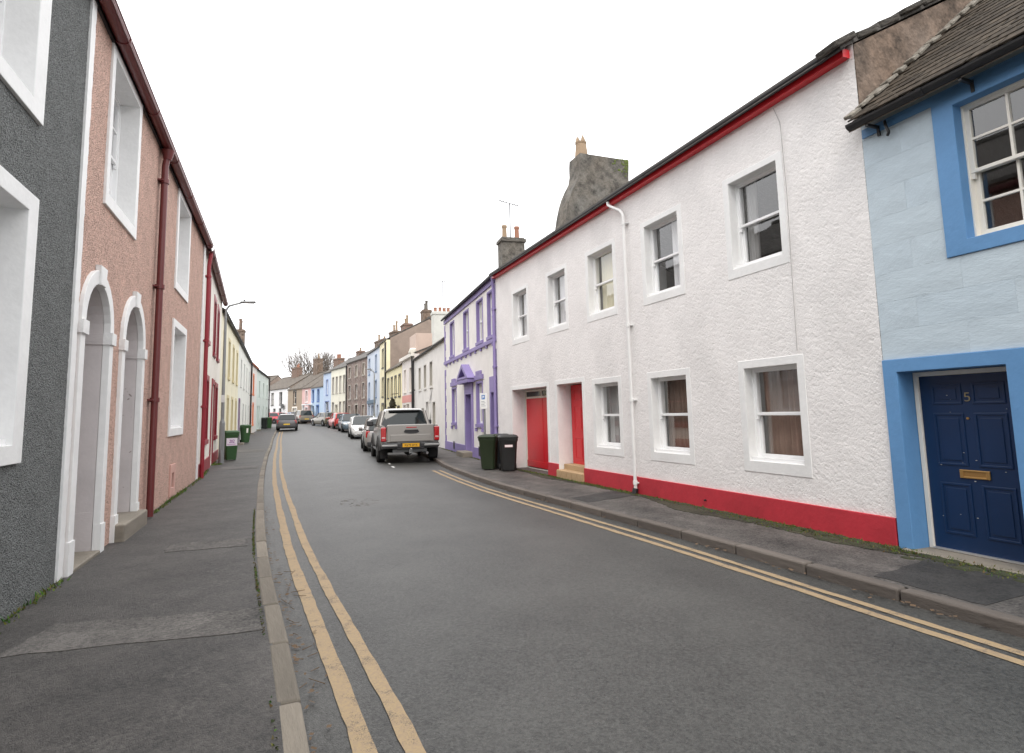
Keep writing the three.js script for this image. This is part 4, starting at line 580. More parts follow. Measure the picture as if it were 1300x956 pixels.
{
  const cream = paint([0.84, 0.79, 0.60], 0.8), h = farHouse({ A: [-1.88, 25.62], B: [-1.74, 36], H: 5.8, depth: 6.5, pitch: 32, wall: cream, label: 'pale yellow house with buff window surrounds behind the green bin', trim: 0.12, trimMat: M([0.66, 0.57, 0.35], 0.8), lining: M([0.66, 0.57, 0.35], 0.8), blind: 0.3, rows: [{ n: 4, v0: 3.4, v1: 5.0, w: 0.85, m0: 1.0, m1: 0.9 }, { n: 4, v0: 0.9, v1: 2.5, w: 0.85, m0: 1.0, m1: 0.9 }], doors: [{ u: 1.6, m: M([0.45, 0.45, 0.36], 0.6), top: 2.4, trim: M([0.45, 0.45, 0.36], 0.6) }], gutter: { m: mat.blackMetal, y: 5.75, z: 0.11, r: 0.07 } });
  const h2 = farHouse({ A: [-1.74, 36.02], B: [-1.6, 50], H: 5.75, y: ground(40), depth: 6.5, pitch: 32, wall: paint([0.80, 0.81, 0.76], 0.8), label: 'off-white house with a purple door on the left side', trim: 0.06, trimMat: paint([0.8, 0.8, 0.77]), blind: 0.6, rows: [{ n: 4, v0: 3.4, v1: 4.9, w: 0.8, m0: 2, m1: 1.4 }, { n: 3, v0: 0.9, v1: 2.4, w: 0.8, m0: 5, m1: 1.4 }], doors: [{ u: 1.4, m: M([0.14, 0.03, 0.17], 0.5), top: 2.5, trim: M([0.14, 0.03, 0.17], 0.5) }], gutter: { m: mat.blackMetal, y: 5.7, z: 0.11, r: 0.07 } });
  const h3 = farHouse({ A: [-1.6, 50.02], B: [-1.25, 56], H: 5.55, depth: 6, pitch: 30, wall: paint([0.83, 0.79, 0.74], 0.8), label: 'white house with orange painted window and door surrounds', trim: 0.14, trimMat: M([0.78, 0.26, 0.13], 0.7), lining: M([0.78, 0.26, 0.13], 0.7), frame: M([0.8, 0.4, 0.3], 0.6), blind: 0.4, rows: [{ n: 2, v0: 3.2, v1: 4.7, w: 0.9, m0: 0.6, m1: 2.6 }, { n: 1, v0: 0.8, v1: 2.4, w: 0.9, m0: 0.6, m1: 2 }], doors: [{ u: 1.1, m: M([0.78, 0.26, 0.13], 0.6), trim: M([0.78, 0.26, 0.13], 0.7) }], gutter: { m: M([0.62, 0.2, 0.1], 0.6), y: 5.5, z: 0.11, r: 0.07 } });
  downpipe(h3, [[0.1, 5.4, 0.1], [0.1, 0.1, 0.09]], 0.06, mat.blackMetal, [3]);
  const h4 = farHouse({ A: [-1.25, 56.02], B: [-0.38, 68], H: 5.3, y: ground(60), depth: 6, pitch: 30, wall: paint([0.74, 0.82, 0.76], 0.8), label: 'pale mint green house at the left corner of the bend', trim: 0.05, trimMat: paint([0.74, 0.82, 0.76]), blind: 0.7, rows: [{ n: 3, v0: 3.1, v1: 4.4, w: 0.8, m0: 2, m1: 1.4 }, { n: 3, v0: 0.8, v1: 2.2, w: 0.8, m0: 2, m1: 1.4 }], doors: [{ u: 1.2, m: paint([0.6, 0.65, 0.6]) }], gutter: { m: mat.blackMetal, y: 5.25, z: 0.11, r: 0.07 } });
  downpipe(h4, [[11.85, 5.2, 0.1], [11.85, 0.1, 0.09]], 0.06, mat.blackMetal, [3]);
  chimney(h3, { u: 5.2, w: 0.7, z: -1.3, d: 0.65, v0: 5.9, v1: 8.7, m: mat.brownRender, pots: [[-0.25, 0.9], [0.25, 0.8]], potM: mat.brick, cap: 0.05 });
}

// ------------------------------------------------------------------ vehicles
const paintCar = (rgb, rough = 0.3) => M(rgb, rough, { metalness: 0.25, clearcoat: 0.8, clearcoatRoughness: 0.12 });
function bodyRing(w, yb, yt) { const L = [[0.84, yb], [0.955, yb + 0.09], [1, yb + 0.42 * (yt - yb)], [0.985, yt - 0.13 * (yt - yb) - 0.03], [0.94, yt - 0.028], [0.8, yt]]; return [...L.map(([k, y]) => [-w * k, y]).reverse().reverse(), ...L.map(([k, y]) => [w * k, y]).reverse()]; }
function cabRing(w0, w1, yb, yt) { return [[-w0, yb], [-w1 - (w0 - w1) * 0.15, yt - Math.max(0.005, (yt - yb) * 0.13)], [-w1 * 0.84, yt], [w1 * 0.84, yt], [w1 + (w0 - w1) * 0.15, yt - Math.max(0.005, (yt - yb) * 0.13)], [w0, yb]]; }
const tyreGeo = new THREE.LatheGeometry([[0.2, -0.1], [0.285, -0.105], [0.31, -0.085], [0.318, 0], [0.31, 0.085], [0.285, 0.105], [0.2, 0.1]].map((p) => new THREE.Vector2(...p)), 28).rotateZ(Math.PI / 2);
const rimGeo = merge([new THREE.CylinderGeometry(0.205, 0.205, 0.14, 24).rotateZ(Math.PI / 2), ...[0, 1, 2, 3, 4].map((i) => box2(-0.092, 0.092, 0.03, 0.195, -0.03, 0.03).rotateX(i * Math.PI * 0.4)), new THREE.CylinderGeometry(0.05, 0.05, 0.19, 12).rotateZ(Math.PI / 2)]);
const archGeo = new THREE.CylinderGeometry(0.37, 0.37, 0.03, 28).rotateZ(Math.PI / 2);
function addWheels(c, W, zs, s = 1) {
  for (const z of zs) for (const k of [-1, 1]) {
    mesh('wheel_arch', archGeo, mat.rubber, c).position.set(k * (W / 2 - 0.008), 0.33 * s, z); c.children[c.children.length - 1].scale.setScalar(s);
    const w = mesh('wheel', tyreGeo, mat.rubber, c); w.position.set(k * (W / 2 - 0.085), 0.318 * s, z); w.scale.setScalar(s); mesh('rim', rimGeo, mat.alloy, w);
  }
}
function plate(parent, z, y, front, text, w = 0.52) {
  const cv = document.createElement('canvas'); cv.width = 256; cv.height = 56; const x = cv.getContext('2d'); x.fillStyle = front ? '#e8e8e4' : '#d9a21c'; x.fillRect(0, 0, 256, 56); x.fillStyle = '#15130f'; x.font = 'bold 44px sans-serif'; x.textAlign = 'center'; x.textBaseline = 'middle'; x.fillText(text, 128, 30);
  const t = new THREE.CanvasTexture(cv); t.colorSpace = THREE.SRGBColorSpace;
  const p = mesh('number_plate', new THREE.PlaneGeometry(w, w * 0.215), M([1, 1, 1], 0.45, { map: t }), parent); p.position.set(0, y, z); if (front) p.rotation.y = Math.PI; return p;
}
function car(o) {
  const { L, W, H } = o, w = W / 2, c = thing(o.name ?? 'parked_car', o.label, 'car', [o.x, ground(o.z), o.z], o.turn ?? 0, 'cars along the street'), pm = paintCar(o.rgb, o.rough);
  const belt = o.belt ?? 0.93, boot = o.saloon;
  const st = [[-0.5, 0.7, 0.36, 0.58], [-0.488, 0.84, 0.24, 0.655], [-0.455, 0.93, 0.2, 0.72], [-0.38, 0.985, 0.19, 0.79], [-0.26, 1, 0.19, belt - 0.06], [-0.18, 1, 0.19, belt], [0.1, 1, 0.19, belt + 0.02], [0.3, 1, 0.19, belt + 0.03], [0.42, 0.985, 0.2, belt + (boot ? 0.02 : 0.03)], [0.47, 0.94, 0.22, belt - 0.005], [0.492, 0.86, 0.27, belt - 0.06], [0.5, 0.74, 0.38, belt - 0.2]];
  mesh('body', loft(st.map(([f, k, yb, yt]) => ({ z: f * L, pts: bodyRing(w * k, yb, yt) })), 0.55), pm, c);
  const gh = boot ? [[-0.23, 0.9, 0.88, belt - 0.02], [-0.05, 0.9, 0.7, H - 0.03], [0.05, 0.9, 0.72, H - 0.008], [0.18, 0.9, 0.7, H - 0.03], [0.26, 0.9, 0.69, H - 0.09], [0.38, 0.88, 0.86, belt + 0.03]] : [[-0.24, 0.9, 0.88, belt - 0.02], [-0.06, 0.91, 0.72, H - 0.03], [0.08, 0.91, 0.74, H - 0.008], [0.28, 0.91, 0.72, H - 0.03], [0.4, 0.9, 0.7, H - 0.09], [0.475, 0.86, 0.82, belt + 0.02]];
  mesh('windows', loft(gh.map(([f, a, b, yt]) => ({ z: f * L, pts: cabRing(w * a, w * b, belt - 0.03, yt) })), 0.5), mat.carGlass, c);
  const rf = gh.slice(1, -1); mesh('roof', loft(rf.map(([f, a, b, yt]) => { const q = w * b * 0.9; return { z: f * L, pts: [[-q - 0.06, yt - 0.075], [-q, yt + 0.002], [-q * 0.6, yt + 0.016], [q * 0.6, yt + 0.016], [q, yt + 0.002], [q + 0.06, yt - 0.075], [q * 0.9, yt - 0.03], [-q * 0.9, yt - 0.03]] }; }), 0.5), pm, c);
  for (const k of [-1, 1]) {
    const P = (i) => { const [f, a, b, yt] = gh[i]; return [[k * w * a * 0.99, belt, f * L], [k * (w * b + 0.03), yt - 0.05, f * L]]; };
    mesh('pillar', merge([rod(P(0)[0], P(1)[1], 0.035), rod([P(2)[0][0], belt, 0.06 * L], [P(2)[1][0], P(2)[1][1], 0.06 * L], 0.03), rod(P(gh.length - 1)[0], P(gh.length - 2)[1], boot ? 0.05 : 0.07)]), pm, c);
    mesh('mirror', new RoundedBoxGeometry(0.2, 0.13, 0.09, 2, 0.04).translate(k * (w + 0.07), belt + 0.06, -0.16 * L), o.mirror ?? pm, c);
    mesh('tail_lamp', new RoundedBoxGeometry(0.2, boot ? 0.15 : 0.28, 0.14, 2, 0.04).translate(k * (w * 0.82), belt - 0.16, L * 0.474), mat.lampRed, c);
    mesh('headlight', new RoundedBoxGeometry(0.34, 0.14, 0.2, 2, 0.05).translate(k * w * 0.72, 0.655, -L * 0.46), mat.lampClear, c);
  }
  mesh('bumper', new RoundedBoxGeometry(W * 0.86, 0.2, 0.14, 2, 0.05).translate(0, 0.36, L * 0.492), o.bumper ?? mat.darkPlastic, c);
  mesh('grille', merge([new RoundedBoxGeometry(W * 0.5, 0.1, 0.06, 2, 0.02).translate(0, 0.56, -L * 0.494), new RoundedBoxGeometry(W * 0.62, 0.14, 0.08, 2, 0.02).translate(0, 0.33, -L * 0.484)]), mat.darkPlastic, c);
  const pr = mesh('plate_mount', box2(-0.28, 0.28, 0.5, 0.63, L * 0.49, L * 0.5 + 0.006), mat.darkPlastic, c); mesh('number_plate', box2(-0.26, 0.26, 0.51, 0.62, L * 0.5 + 0.006, L * 0.5 + 0.012), M([0.72, 0.48, 0.06], 0.5), pr);
  const pf = mesh('plate_mount', box2(-0.28, 0.28, 0.4, 0.52, -L * 0.5 - 0.004, -L * 0.49), mat.darkPlastic, c); mesh('number_plate', box2(-0.26, 0.26, 0.405, 0.515, -L * 0.5 - 0.012, -L * 0.5 - 0.006), M([0.8, 0.8, 0.78], 0.5), pf);
  addWheels(c, W, [-L * 0.31, L * 0.3], o.ws ?? 1);
  return c;
}
const away = (dx, dz) => -Math.atan2(dx, dz);
// pickup with its tailgate towards us
{
  const c = thing('pickup_truck', 'silver-grey double cab pickup truck parked with its tailgate towards us', 'pickup', [4.46, 0, 22.35], away(0.095, 1)), pm = paintCar([0.27, 0.255, 0.235], 0.32), w = 0.95, L = 5.3, zr = L / 2;
  const ring = (k, yb, yt) => { const q = [[0.93, yb], [0.985, yb + 0.08], [1.0, yb + 0.3], [0.985, yt - 0.16], [0.955, yt - 0.03], [0.9, yt]]; return [...q.map(([a, y]) => [-w * k * a, y]), ...q.map(([a, y]) => [w * k * a, y]).reverse()]; };
  mesh('body', loft([[-zr, 0.72, 0.55, 0.85], [-zr + 0.08, 0.88, 0.42, 0.98], [-zr + 0.35, 0.97, 0.4, 1.06], [-zr + 1.1, 1, 0.42, 1.13], [-0.9, 1, 0.42, 1.16], [0.75, 1, 0.42, 1.17]].map(([z, k, a, b]) => ({ z, pts: ring(k, a, b) })), 0.5), pm, c);
  mesh('cargo_bed', merge([loft([[0.78, 1, 0.44, 1.24], [1.5, 1, 0.44, 1.24], [zr - 0.1, 0.995, 0.5, 1.235]].map(([z, k, a, b]) => { const o = w * k; return { z, pts: [[-o * 0.95, a], [-o, a + 0.3], [-o * 0.985, b - 0.14], [-o * 0.95, b], [-o * 0.87, b], [-o * 0.86, 0.78], [o * 0.86, 0.78], [o * 0.87, b], [o * 0.95, b], [o * 0.985, b - 0.14], [o, a + 0.3], [o * 0.95, a]] }; }), 0.5)]), pm, c);
  const tg = mesh('tailgate', merge([new RoundedBoxGeometry(1.52, 0.56, 0.09, 3, 0.03).translate(0, 0.975, zr - 0.05), new RoundedBoxGeometry(1.46, 0.06, 0.07, 2, 0.025).translate(0, 1.235, zr - 0.04), new RoundedBoxGeometry(1.3, 0.22, 0.03, 2, 0.014).translate(0, 0.83, zr - 0.005)]), pm, c);
  mesh('handle', merge([new RoundedBoxGeometry(0.44, 0.05, 0.04, 2, 0.018).translate(0.03, 1.075, zr + 0.008), new THREE.CylinderGeometry(0.25, 0.25, 0.02, 24).rotateX(Math.PI / 2).scale(1, 0.24, 1).translate(0.03, 1.03, zr)]), mat.darkPlastic, tg);
  mesh('brake_light', new RoundedBoxGeometry(0.34, 0.03, 0.02, 2, 0.008).translate(0.03, 1.17, zr + 0.0), mat.lampRed, tg);
  for (const k of [-1, 1]) {
    const tl = mesh('tail_lamp', new RoundedBoxGeometry(0.17, 0.46, 0.16, 3, 0.035).translate(k * 0.862, 0.955, zr - 0.09), mat.lampRed, c);
    mesh('reverse_lens', new RoundedBoxGeometry(0.13, 0.07, 0.05, 2, 0.02).translate(k * 0.862, 0.85, zr - 0.032), M([0.55, 0.33, 0.33], 0.2, { clearcoat: 1 }), tl);
    mesh('wheel_flare', new THREE.TorusGeometry(0.46, 0.055, 8, 24, Math.PI).rotateY(Math.PI / 2).translate(k * (w - 0.015), 0.42, 1.55), mat.darkPlastic, c);
    mesh('wheel_flare', new THREE.TorusGeometry(0.46, 0.055, 8, 24, Math.PI).rotateY(Math.PI / 2).translate(k * (w - 0.015), 0.42, -1.6), mat.darkPlastic, c);
    mesh('mirror', merge([new RoundedBoxGeometry(0.24, 0.2, 0.13, 2, 0.05).translate(k * (w + 0.15), 1.28, -0.92), box2(k * (w - 0.06), k * (w + 0.06), 1.2, 1.25, -0.94, -0.88)]), mat.darkPlastic, c);
    mesh('side_step', new RoundedBoxGeometry(0.13, 0.06, 1.7, 2, 0.025).translate(k * (w - 0.02), 0.4, -0.1), mat.darkPlastic, c);
  }
  mesh('rear_bumper', merge([new RoundedBoxGeometry(1.84, 0.17, 0.24, 3, 0.05).translate(0, 0.6, zr - 0.02), new RoundedBoxGeometry(0.9, 0.24, 0.1, 2, 0.03).translate(0, 0.585, zr + 0.03)]), mat.darkPlastic, c);
  for (const k of [-1, 1]) mesh('bumper_trim', new RoundedBoxGeometry(0.5, 0.07, 0.05, 2, 0.02).translate(k * 0.68, 0.6, zr + 0.09), M([0.3, 0.3, 0.29], 0.4, { metalness: 0.5 }), c);
  const pb = mesh('plate_recess', box2(-0.33, 0.33, 0.53, 0.68, zr + 0.095, zr + 0.106), mat.blackMetal, c); plate(pb, zr + 0.11, 0.605, false, 'PX70 HTX', 0.54);
  mesh('tow_bar', merge([box2(-0.05, 0.05, 0.34, 0.5, zr - 0.1, zr + 0.06), new THREE.SphereGeometry(0.035, 10, 8).translate(0, 0.47, zr + 0.14), rod([0, 0.38, zr], [0, 0.44, zr + 0.14], 0.02), box2(-0.55, 0.55, 0.37, 0.46, zr - 0.3, zr - 0.2)]), mat.greyMetal, c);
  mesh('axle', merge([rod([-0.8, 0.38, 1.55], [0.8, 0.38, 1.55], 0.07), new THREE.SphereGeometry(0.17, 12, 8).translate(0.05, 0.38, 1.55), new THREE.CylinderGeometry(0.33, 0.33, 0.18, 20).translate(0, 0.55, 2.0)]), mat.rubber, c);
  mesh('exhaust', rod([0.5, 0.36, 1.0], [0.55, 0.33, zr - 0.05], 0.035), mat.alloy, c);
  for (const k of [-1, 1]) mesh('mudflap', box2(k * 0.68, k * 0.93, 0.16, 0.46, 2.02, 2.035), mat.rubber, c);
  const cab = [[-1.35, 0.93, 0.91, 1.14], [-0.75, 0.93, 0.73, 1.74], [-0.2, 0.93, 0.735, 1.8], [0.5, 0.93, 0.725, 1.785], [0.66, 0.93, 0.72, 1.74], [0.9, 0.92, 0.89, 1.18]];
  mesh('windows', loft(cab.map(([z, a, b, yt]) => ({ z, pts: cabRing(w * a, w * b, 1.1, yt) })), 0.5), mat.carGlass, c);
  mesh('roof', loft(cab.slice(1, -1).map(([z, a, b, yt]) => { const q = w * b * 0.9; return { z, pts: [[-q - 0.07, yt - 0.085], [-q, yt + 0.004], [-q * 0.6, yt + 0.02], [q * 0.6, yt + 0.02], [q, yt + 0.004], [q + 0.07, yt - 0.085], [q * 0.9, yt - 0.035], [-q * 0.9, yt - 0.035]] }; }), 0.5), pm, c);
  for (const k of [-1, 1]) mesh('pillar', merge([rod([k * w * 0.92, 1.14, -1.33], [k * w * 0.76, 1.7, -0.76], 0.04), rod([k * w * 0.93, 1.14, -0.15], [k * w * 0.77, 1.74, -0.15], 0.035), rod([k * w * 0.9, 1.14, 0.86], [k * w * 0.76, 1.7, 0.66], 0.06)]), pm, c);
  mesh('rear_spoiler', new RoundedBoxGeometry(1.1, 0.05, 0.12, 2, 0.02).translate(0, 1.73, 0.72), mat.darkPlastic, c);
  for (const k of [-1, 1]) { mesh('headlight', new RoundedBoxGeometry(0.36, 0.16, 0.2, 2, 0.05).translate(k * 0.72, 0.86, -zr + 0.12), mat.lampClear, c); }
  mesh('grille', new RoundedBoxGeometry(0.9, 0.26, 0.08, 2, 0.03).translate(0, 0.74, -zr + 0.02), mat.darkPlastic, c);
  addWheels(c, W2(w), [-1.6, 1.55], 1.22);
}
function W2(w) { return w * 2 + 0.04; }
car({ label: 'dark silver hatchback half hidden ahead of the pickup', x: 4.8, z: 28.8, turn: away(0.1, 1), L: 4.2, W: 1.76, H: 1.5, rgb: [0.33, 0.31, 0.30] });
car({ label: 'white car parked facing us between the silver and dark blue cars', x: 5.78, z: 42.3, turn: away(0.06, 1) + Math.PI, L: 4.3, W: 1.78, H: 1.48, rgb: [0.78, 0.78, 0.78] });
car({ label: 'dark blue-grey car parked facing us behind the white one', x: 6.15, z: 52.5, turn: away(0.0, 1) + Math.PI, L: 4.2, W: 1.74, H: 1.47, rgb: [0.10, 0.14, 0.18] });
car({ label: 'bright red hatchback parked on the right beyond the dark blue car', x: 6.0, z: 59.8, turn: away(-0.1, 1), L: 4.0, W: 1.7, H: 1.46, rgb: [0.55, 0.035, 0.03] });
car({ label: 'olive gold saloon car parked before the bend on the right', x: 5.3, z: 67.0, turn: away(-0.3, 1), L: 4.5, W: 1.76, H: 1.44, rgb: [0.14, 0.115, 0.075], saloon: true });
car({ name: 'moving_car', label: 'dark grey hatchback driving away at the far end of the road', x: 1.32, z: 58.6, turn: away(0.05, 1), L: 4.0, W: 1.72, H: 1.48, rgb: [0.10, 0.095, 0.10] });
car({ label: 'beige tall car parked by the salmon pink house at the bend', x: 3.5, z: 79.5, turn: away(-0.2, 1), L: 4.3, W: 1.78, H: 1.66, rgb: [0.24, 0.205, 0.16], belt: 1.0 });
car({ label: 'small blue car seen just past the dark grey hatchback', x: 2.75, z: 82.5, turn: away(-0.3, 1) + Math.PI, L: 4.0, W: 1.7, H: 1.44, rgb: [0.03, 0.09, 0.28] });
car({ label: 'red car by the left corner in front of the far white house', x: 0.1, z: 84, turn: away(-0.9, 1), L: 4.1, W: 1.72, H: 1.45, rgb: [0.50, 0.03, 0.05] });

// ------------------------------------------------------------------ wheelie bins, lamp posts, sign
function labelTexture(draw, w = 256, h = 128) { const cv = document.createElement('canvas'); cv.width = w; cv.height = h; draw(cv.getContext('2d'), w, h); const t = new THREE.CanvasTexture(cv); t.colorSpace = THREE.SRGBColorSpace; return t; }
function wheelieBin(label, x, zf, turn, rgb, sticker, sx = 0.84, sy = 1) {      // front (label side) is +z
  const b = thing('wheelie_bin', label, 'bin', [x, ground(zf) + 0.1, zf], turn, 'wheelie bins on the pavements'), m = (b.scale.set(sx, sy, sx), M(rgb, 0.5)), sq = (w, d0, d1, r = 0.05) => [[-w + r, d0], [w - r, d0], [w, d0 + r], [w, d1 - r], [w - r, d1], [-w + r, d1], [-w, d1 - r], [-w, d0 + r]];
  mesh('body', loft([[0.03, 0.2, -0.2, 0.22], [0.12, 0.215, -0.22, 0.235], [0.85, 0.262, -0.29, 0.29], [0.9, 0.285, -0.31, 0.315], [0.96, 0.285, -0.31, 0.315]].map(([y, w, a, c]) => ({ z: y, pts: sq(w, -c, -a) })), 0.5).rotateX(-Math.PI / 2), m, b);
  mesh('lid', merge([loft([[0.962, 0.295, -0.34, 0.335], [1.0, 0.295, -0.34, 0.34], [1.045, 0.26, -0.3, 0.3], [1.06, 0.2, -0.24, 0.22]].map(([y, w, a, c]) => ({ z: y, pts: sq(w, -c, -a) })), 0.5).rotateX(-Math.PI / 2)]), m, b);
  mesh('handle', rod([-0.22, 0.98, -0.37], [0.22, 0.98, -0.37], 0.018), m, b);
  for (const k of [-1, 1]) mesh('wheel', new THREE.CylinderGeometry(0.1, 0.1, 0.05, 18).rotateZ(Math.PI / 2).translate(k * 0.24, 0.1, -0.22), mat.rubber, b);
  if (sticker) { const { w, h, y, draw } = sticker, s = mesh('sticker', box2(-w / 2, w / 2, -h / 2, h / 2, 0, 0.004), M([1, 1, 1], 0.5, { map: labelTexture(draw) }), b); s.position.set(0, y, 0.232 + (y - 0.12) * 0.075 + 0.004); s.rotation.x = 0.075; }
}
const green = [0.035, 0.095, 0.03];
wheelieBin('green wheelie bin with white and purple label beside the lamp post', -1.36, 24.2, 0.25, green, { w: 0.43, h: 0.27, y: 0.66, draw: (x, w, h) => { x.fillStyle = '#efe6ee'; x.fillRect(0, 0, w, h); x.fillStyle = '#93489a'; x.font = 'bold 76px sans-serif'; x.textAlign = 'center'; x.textBaseline = 'middle'; x.fillText('202', w / 2, h * 0.42); x.fillStyle = '#c58fc4'; x.fillRect(16, h * 0.76, w - 60, 12); } });
wheelieBin('green wheelie bin with a small white number patch, farther up the pavement', -1.42, 39.0, 0.5, green, { w: 0.13, h: 0.26, y: 0.72, draw: (x, w, h) => { x.fillStyle = '#ecebe2'; x.fillRect(0, 0, w, h); } });
wheelieBin('black wheelie bin outside the mint house', -0.64, 61.0, 0.2, [0.02, 0.024, 0.022]);
wheelieBin('green wheelie bin at the left corner, right of the black one', -0.22, 61.8, 0.2, green);
const slogan = { w: 0.24, h: 0.07, y: 0.74, draw: (x, w, h) => { x.fillStyle = '#e9c9c9'; x.fillRect(0, 0, w, h); x.fillStyle = '#f6eeee'; x.fillRect(10, 20, w - 20, h - 40); } };
wheelieBin('black wheelie bin with a pale label by the red workshop door', 5.64, 14.65, -0.28, [0.017, 0.018, 0.018], slogan, 0.84, 0.86);
wheelieBin('dark green wheelie bin, left of the three by the purple house', 5.36, 15.3, -0.6, [0.02, 0.033, 0.014], null, 0.84, 0.86);
wheelieBin('near-black wheelie bin in the middle of the three, behind', 5.72, 15.45, -0.45, [0.015, 0.02, 0.026], null, 0.84, 0.86);

function lampPost(label, x, zf, h, reach, turn) {
  const p = thing('street_lamp', label, 'street lamp', [x, ground(zf) + 0.09, zf], turn, 'street lamps');
  mesh('base', merge([new THREE.CylinderGeometry(0.085, 0.09, 1.35, 16).translate(0, 0.675, 0), new THREE.CylinderGeometry(0.055, 0.085, 0.12, 16).translate(0, 1.41, 0)]), mat.greyMetal, p);
  mesh('door', box2(-0.04, 0.04, 0.45, 0.95, 0.075, 0.092), mat.greyMetal, p);
  mesh('pole', merge([new THREE.CylinderGeometry(0.042, 0.056, h - 1.85, 14).translate(0, 1.45 + (h - 1.85) / 2, 0), tube([[0, h - 0.42, 0], [0.01, h - 0.2, 0], [0.1, h - 0.05, 0], [0.3, h + 0.02, 0], [reach, h + 0.09, 0]], 0.034, 24, 10)]), mat.greyMetal, p);
  const hd = mesh('lamp_head', new RoundedBoxGeometry(0.5, 0.06, 0.2, 2, 0.028).rotateZ(0.05).translate(reach + 0.2, h + 0.11, 0), mat.greyMetal, p);
  mesh('lens', box2(reach + 0.1, reach + 0.4, h + 0.07, h + 0.078, -0.07, 0.07), M([0.6, 0.6, 0.58], 0.3), hd); mesh('photocell', new THREE.CylinderGeometry(0.035, 0.035, 0.06, 12).translate(reach + 0.08, h + 0.16, 0), mat.darkPlastic, hd);
  return p;
}
const lp = lampPost('grey street lamp with a curved arm in front of the red-trimmed house', -1.56, 22.9, 5.44, 0.5, 0); mesh('notice', box2(-0.06, 0.06, 2.05, 2.3, 0.056, 0.062), M([0.7, 0.7, 0.68], 0.5), lp);
lampPost('grey street lamp on the right in front of the tall houses', 7.75, 50.3, 4.9, 0.25, Math.PI);
{
  const s = thing('parking_sign', 'white parking sign on a grey post between the purple windows', 'sign', [5.78, 0.1, 16.9], -Math.PI / 2 + 0.75);
  mesh('post', rod([0, 0, -0.03], [0, 2.06, -0.03], 0.03), mat.greyMetal, s);
  mesh('plate', new RoundedBoxGeometry(0.24, 0.46, 0.02, 1, 0.008).translate(0, 1.82, 0.012), mat.whiteTrim, s);
  mesh('print', new THREE.PlaneGeometry(0.22, 0.44).translate(0, 1.82, 0.024), M([1, 1, 1], 0.5, { map: labelTexture((x, w, h) => { x.fillStyle = '#e7e8e6'; x.fillRect(0, 0, w, h); x.fillStyle = '#3f74b4'; x.fillRect(w * 0.22, h * 0.08, w * 0.5, h * 0.3); x.fillStyle = '#f2f4f6'; x.font = 'bold 64px sans-serif'; x.textAlign = 'center'; x.textBaseline = 'middle'; x.fillText('P', w * 0.47, h * 0.235); x.fillStyle = '#55606a'; for (let i = 0; i < 4; i++) x.fillRect(w * 0.16, h * (0.5 + i * 0.1), w * (0.5 + 0.14 * (i % 2)), 7); }, 128, 256) }), s);
}

// ------------------------------------------------------------------ bare trees beyond the far roofs
const bark = M([0.16, 0.135, 0.115], 0.95);
function bareTree(label, x, zf, h, seed) {
  const r = rng(seed), t = thing('bare_tree', label, 'tree', [x, 0.7, zf], 0, 'bare trees behind the far roofs'), trunk = [], big = [], twigs = [];
  const grow = (p, d, len, rad, lvl) => {
    const n = 3; let q = p.clone(), dir = d.clone();
    for (let i = 0; i < n; i++) { dir.add(new THREE.Vector3((r() - 0.5) * 0.22, 0.07 + (r() - 0.5) * 0.1, (r() - 0.5) * 0.22)).normalize(); const e = q.clone().addScaledVector(dir, len / n); (lvl === 0 ? trunk : lvl < 3 ? big : twigs).push(rod(q.toArray(), e.toArray(), rad * (1 - i * 0.18), rad * (1 - (i + 1) * 0.18), lvl < 2 ? 7 : 4)); q = e; if (lvl > 0 && lvl < 5 && i < n - 1 && r() < 0.5) { const s = dir.clone().applyAxisAngle(new THREE.Vector3(r() - 0.5, r() - 0.5, r() - 0.5).normalize(), 0.5 + r() * 0.5); grow(q, s, len * 0.66, rad * 0.46, lvl + 1); } }
    if (lvl < 5) { const k = lvl === 0 ? 5 : 2 + (r() < 0.5 ? 1 : 0); for (let i = 0; i < k; i++) { const s = dir.clone().add(new THREE.Vector3((r() - 0.5) * 1.3, 0.2, (r() - 0.5) * 1.3)).normalize(); grow(q, s, len * (0.66 + r() * 0.18), rad * 0.54, lvl + 1); } }
  };
  grow(new THREE.Vector3(0, 0, 0), new THREE.Vector3(0, 1, 0), h * 0.27, h * 0.026, 0);
  mesh('trunk', merge(trunk), bark, t); mesh('branches', merge(big), bark, t); mesh('crown', merge(twigs), bark, t);
}
bareTree('bare winter tree behind the chimney of the far white house', 4.6, 124, 15, 5);
bareTree('bare winter tree above the far brown house, tallest of the row', 7.4, 126, 16.5, 11);
bareTree('bare winter tree rising behind the low blue house', 11.2, 122, 15.5, 23);
bareTree('thin bare tree at the right end of the far tree row', 13.9, 110, 13, 31);

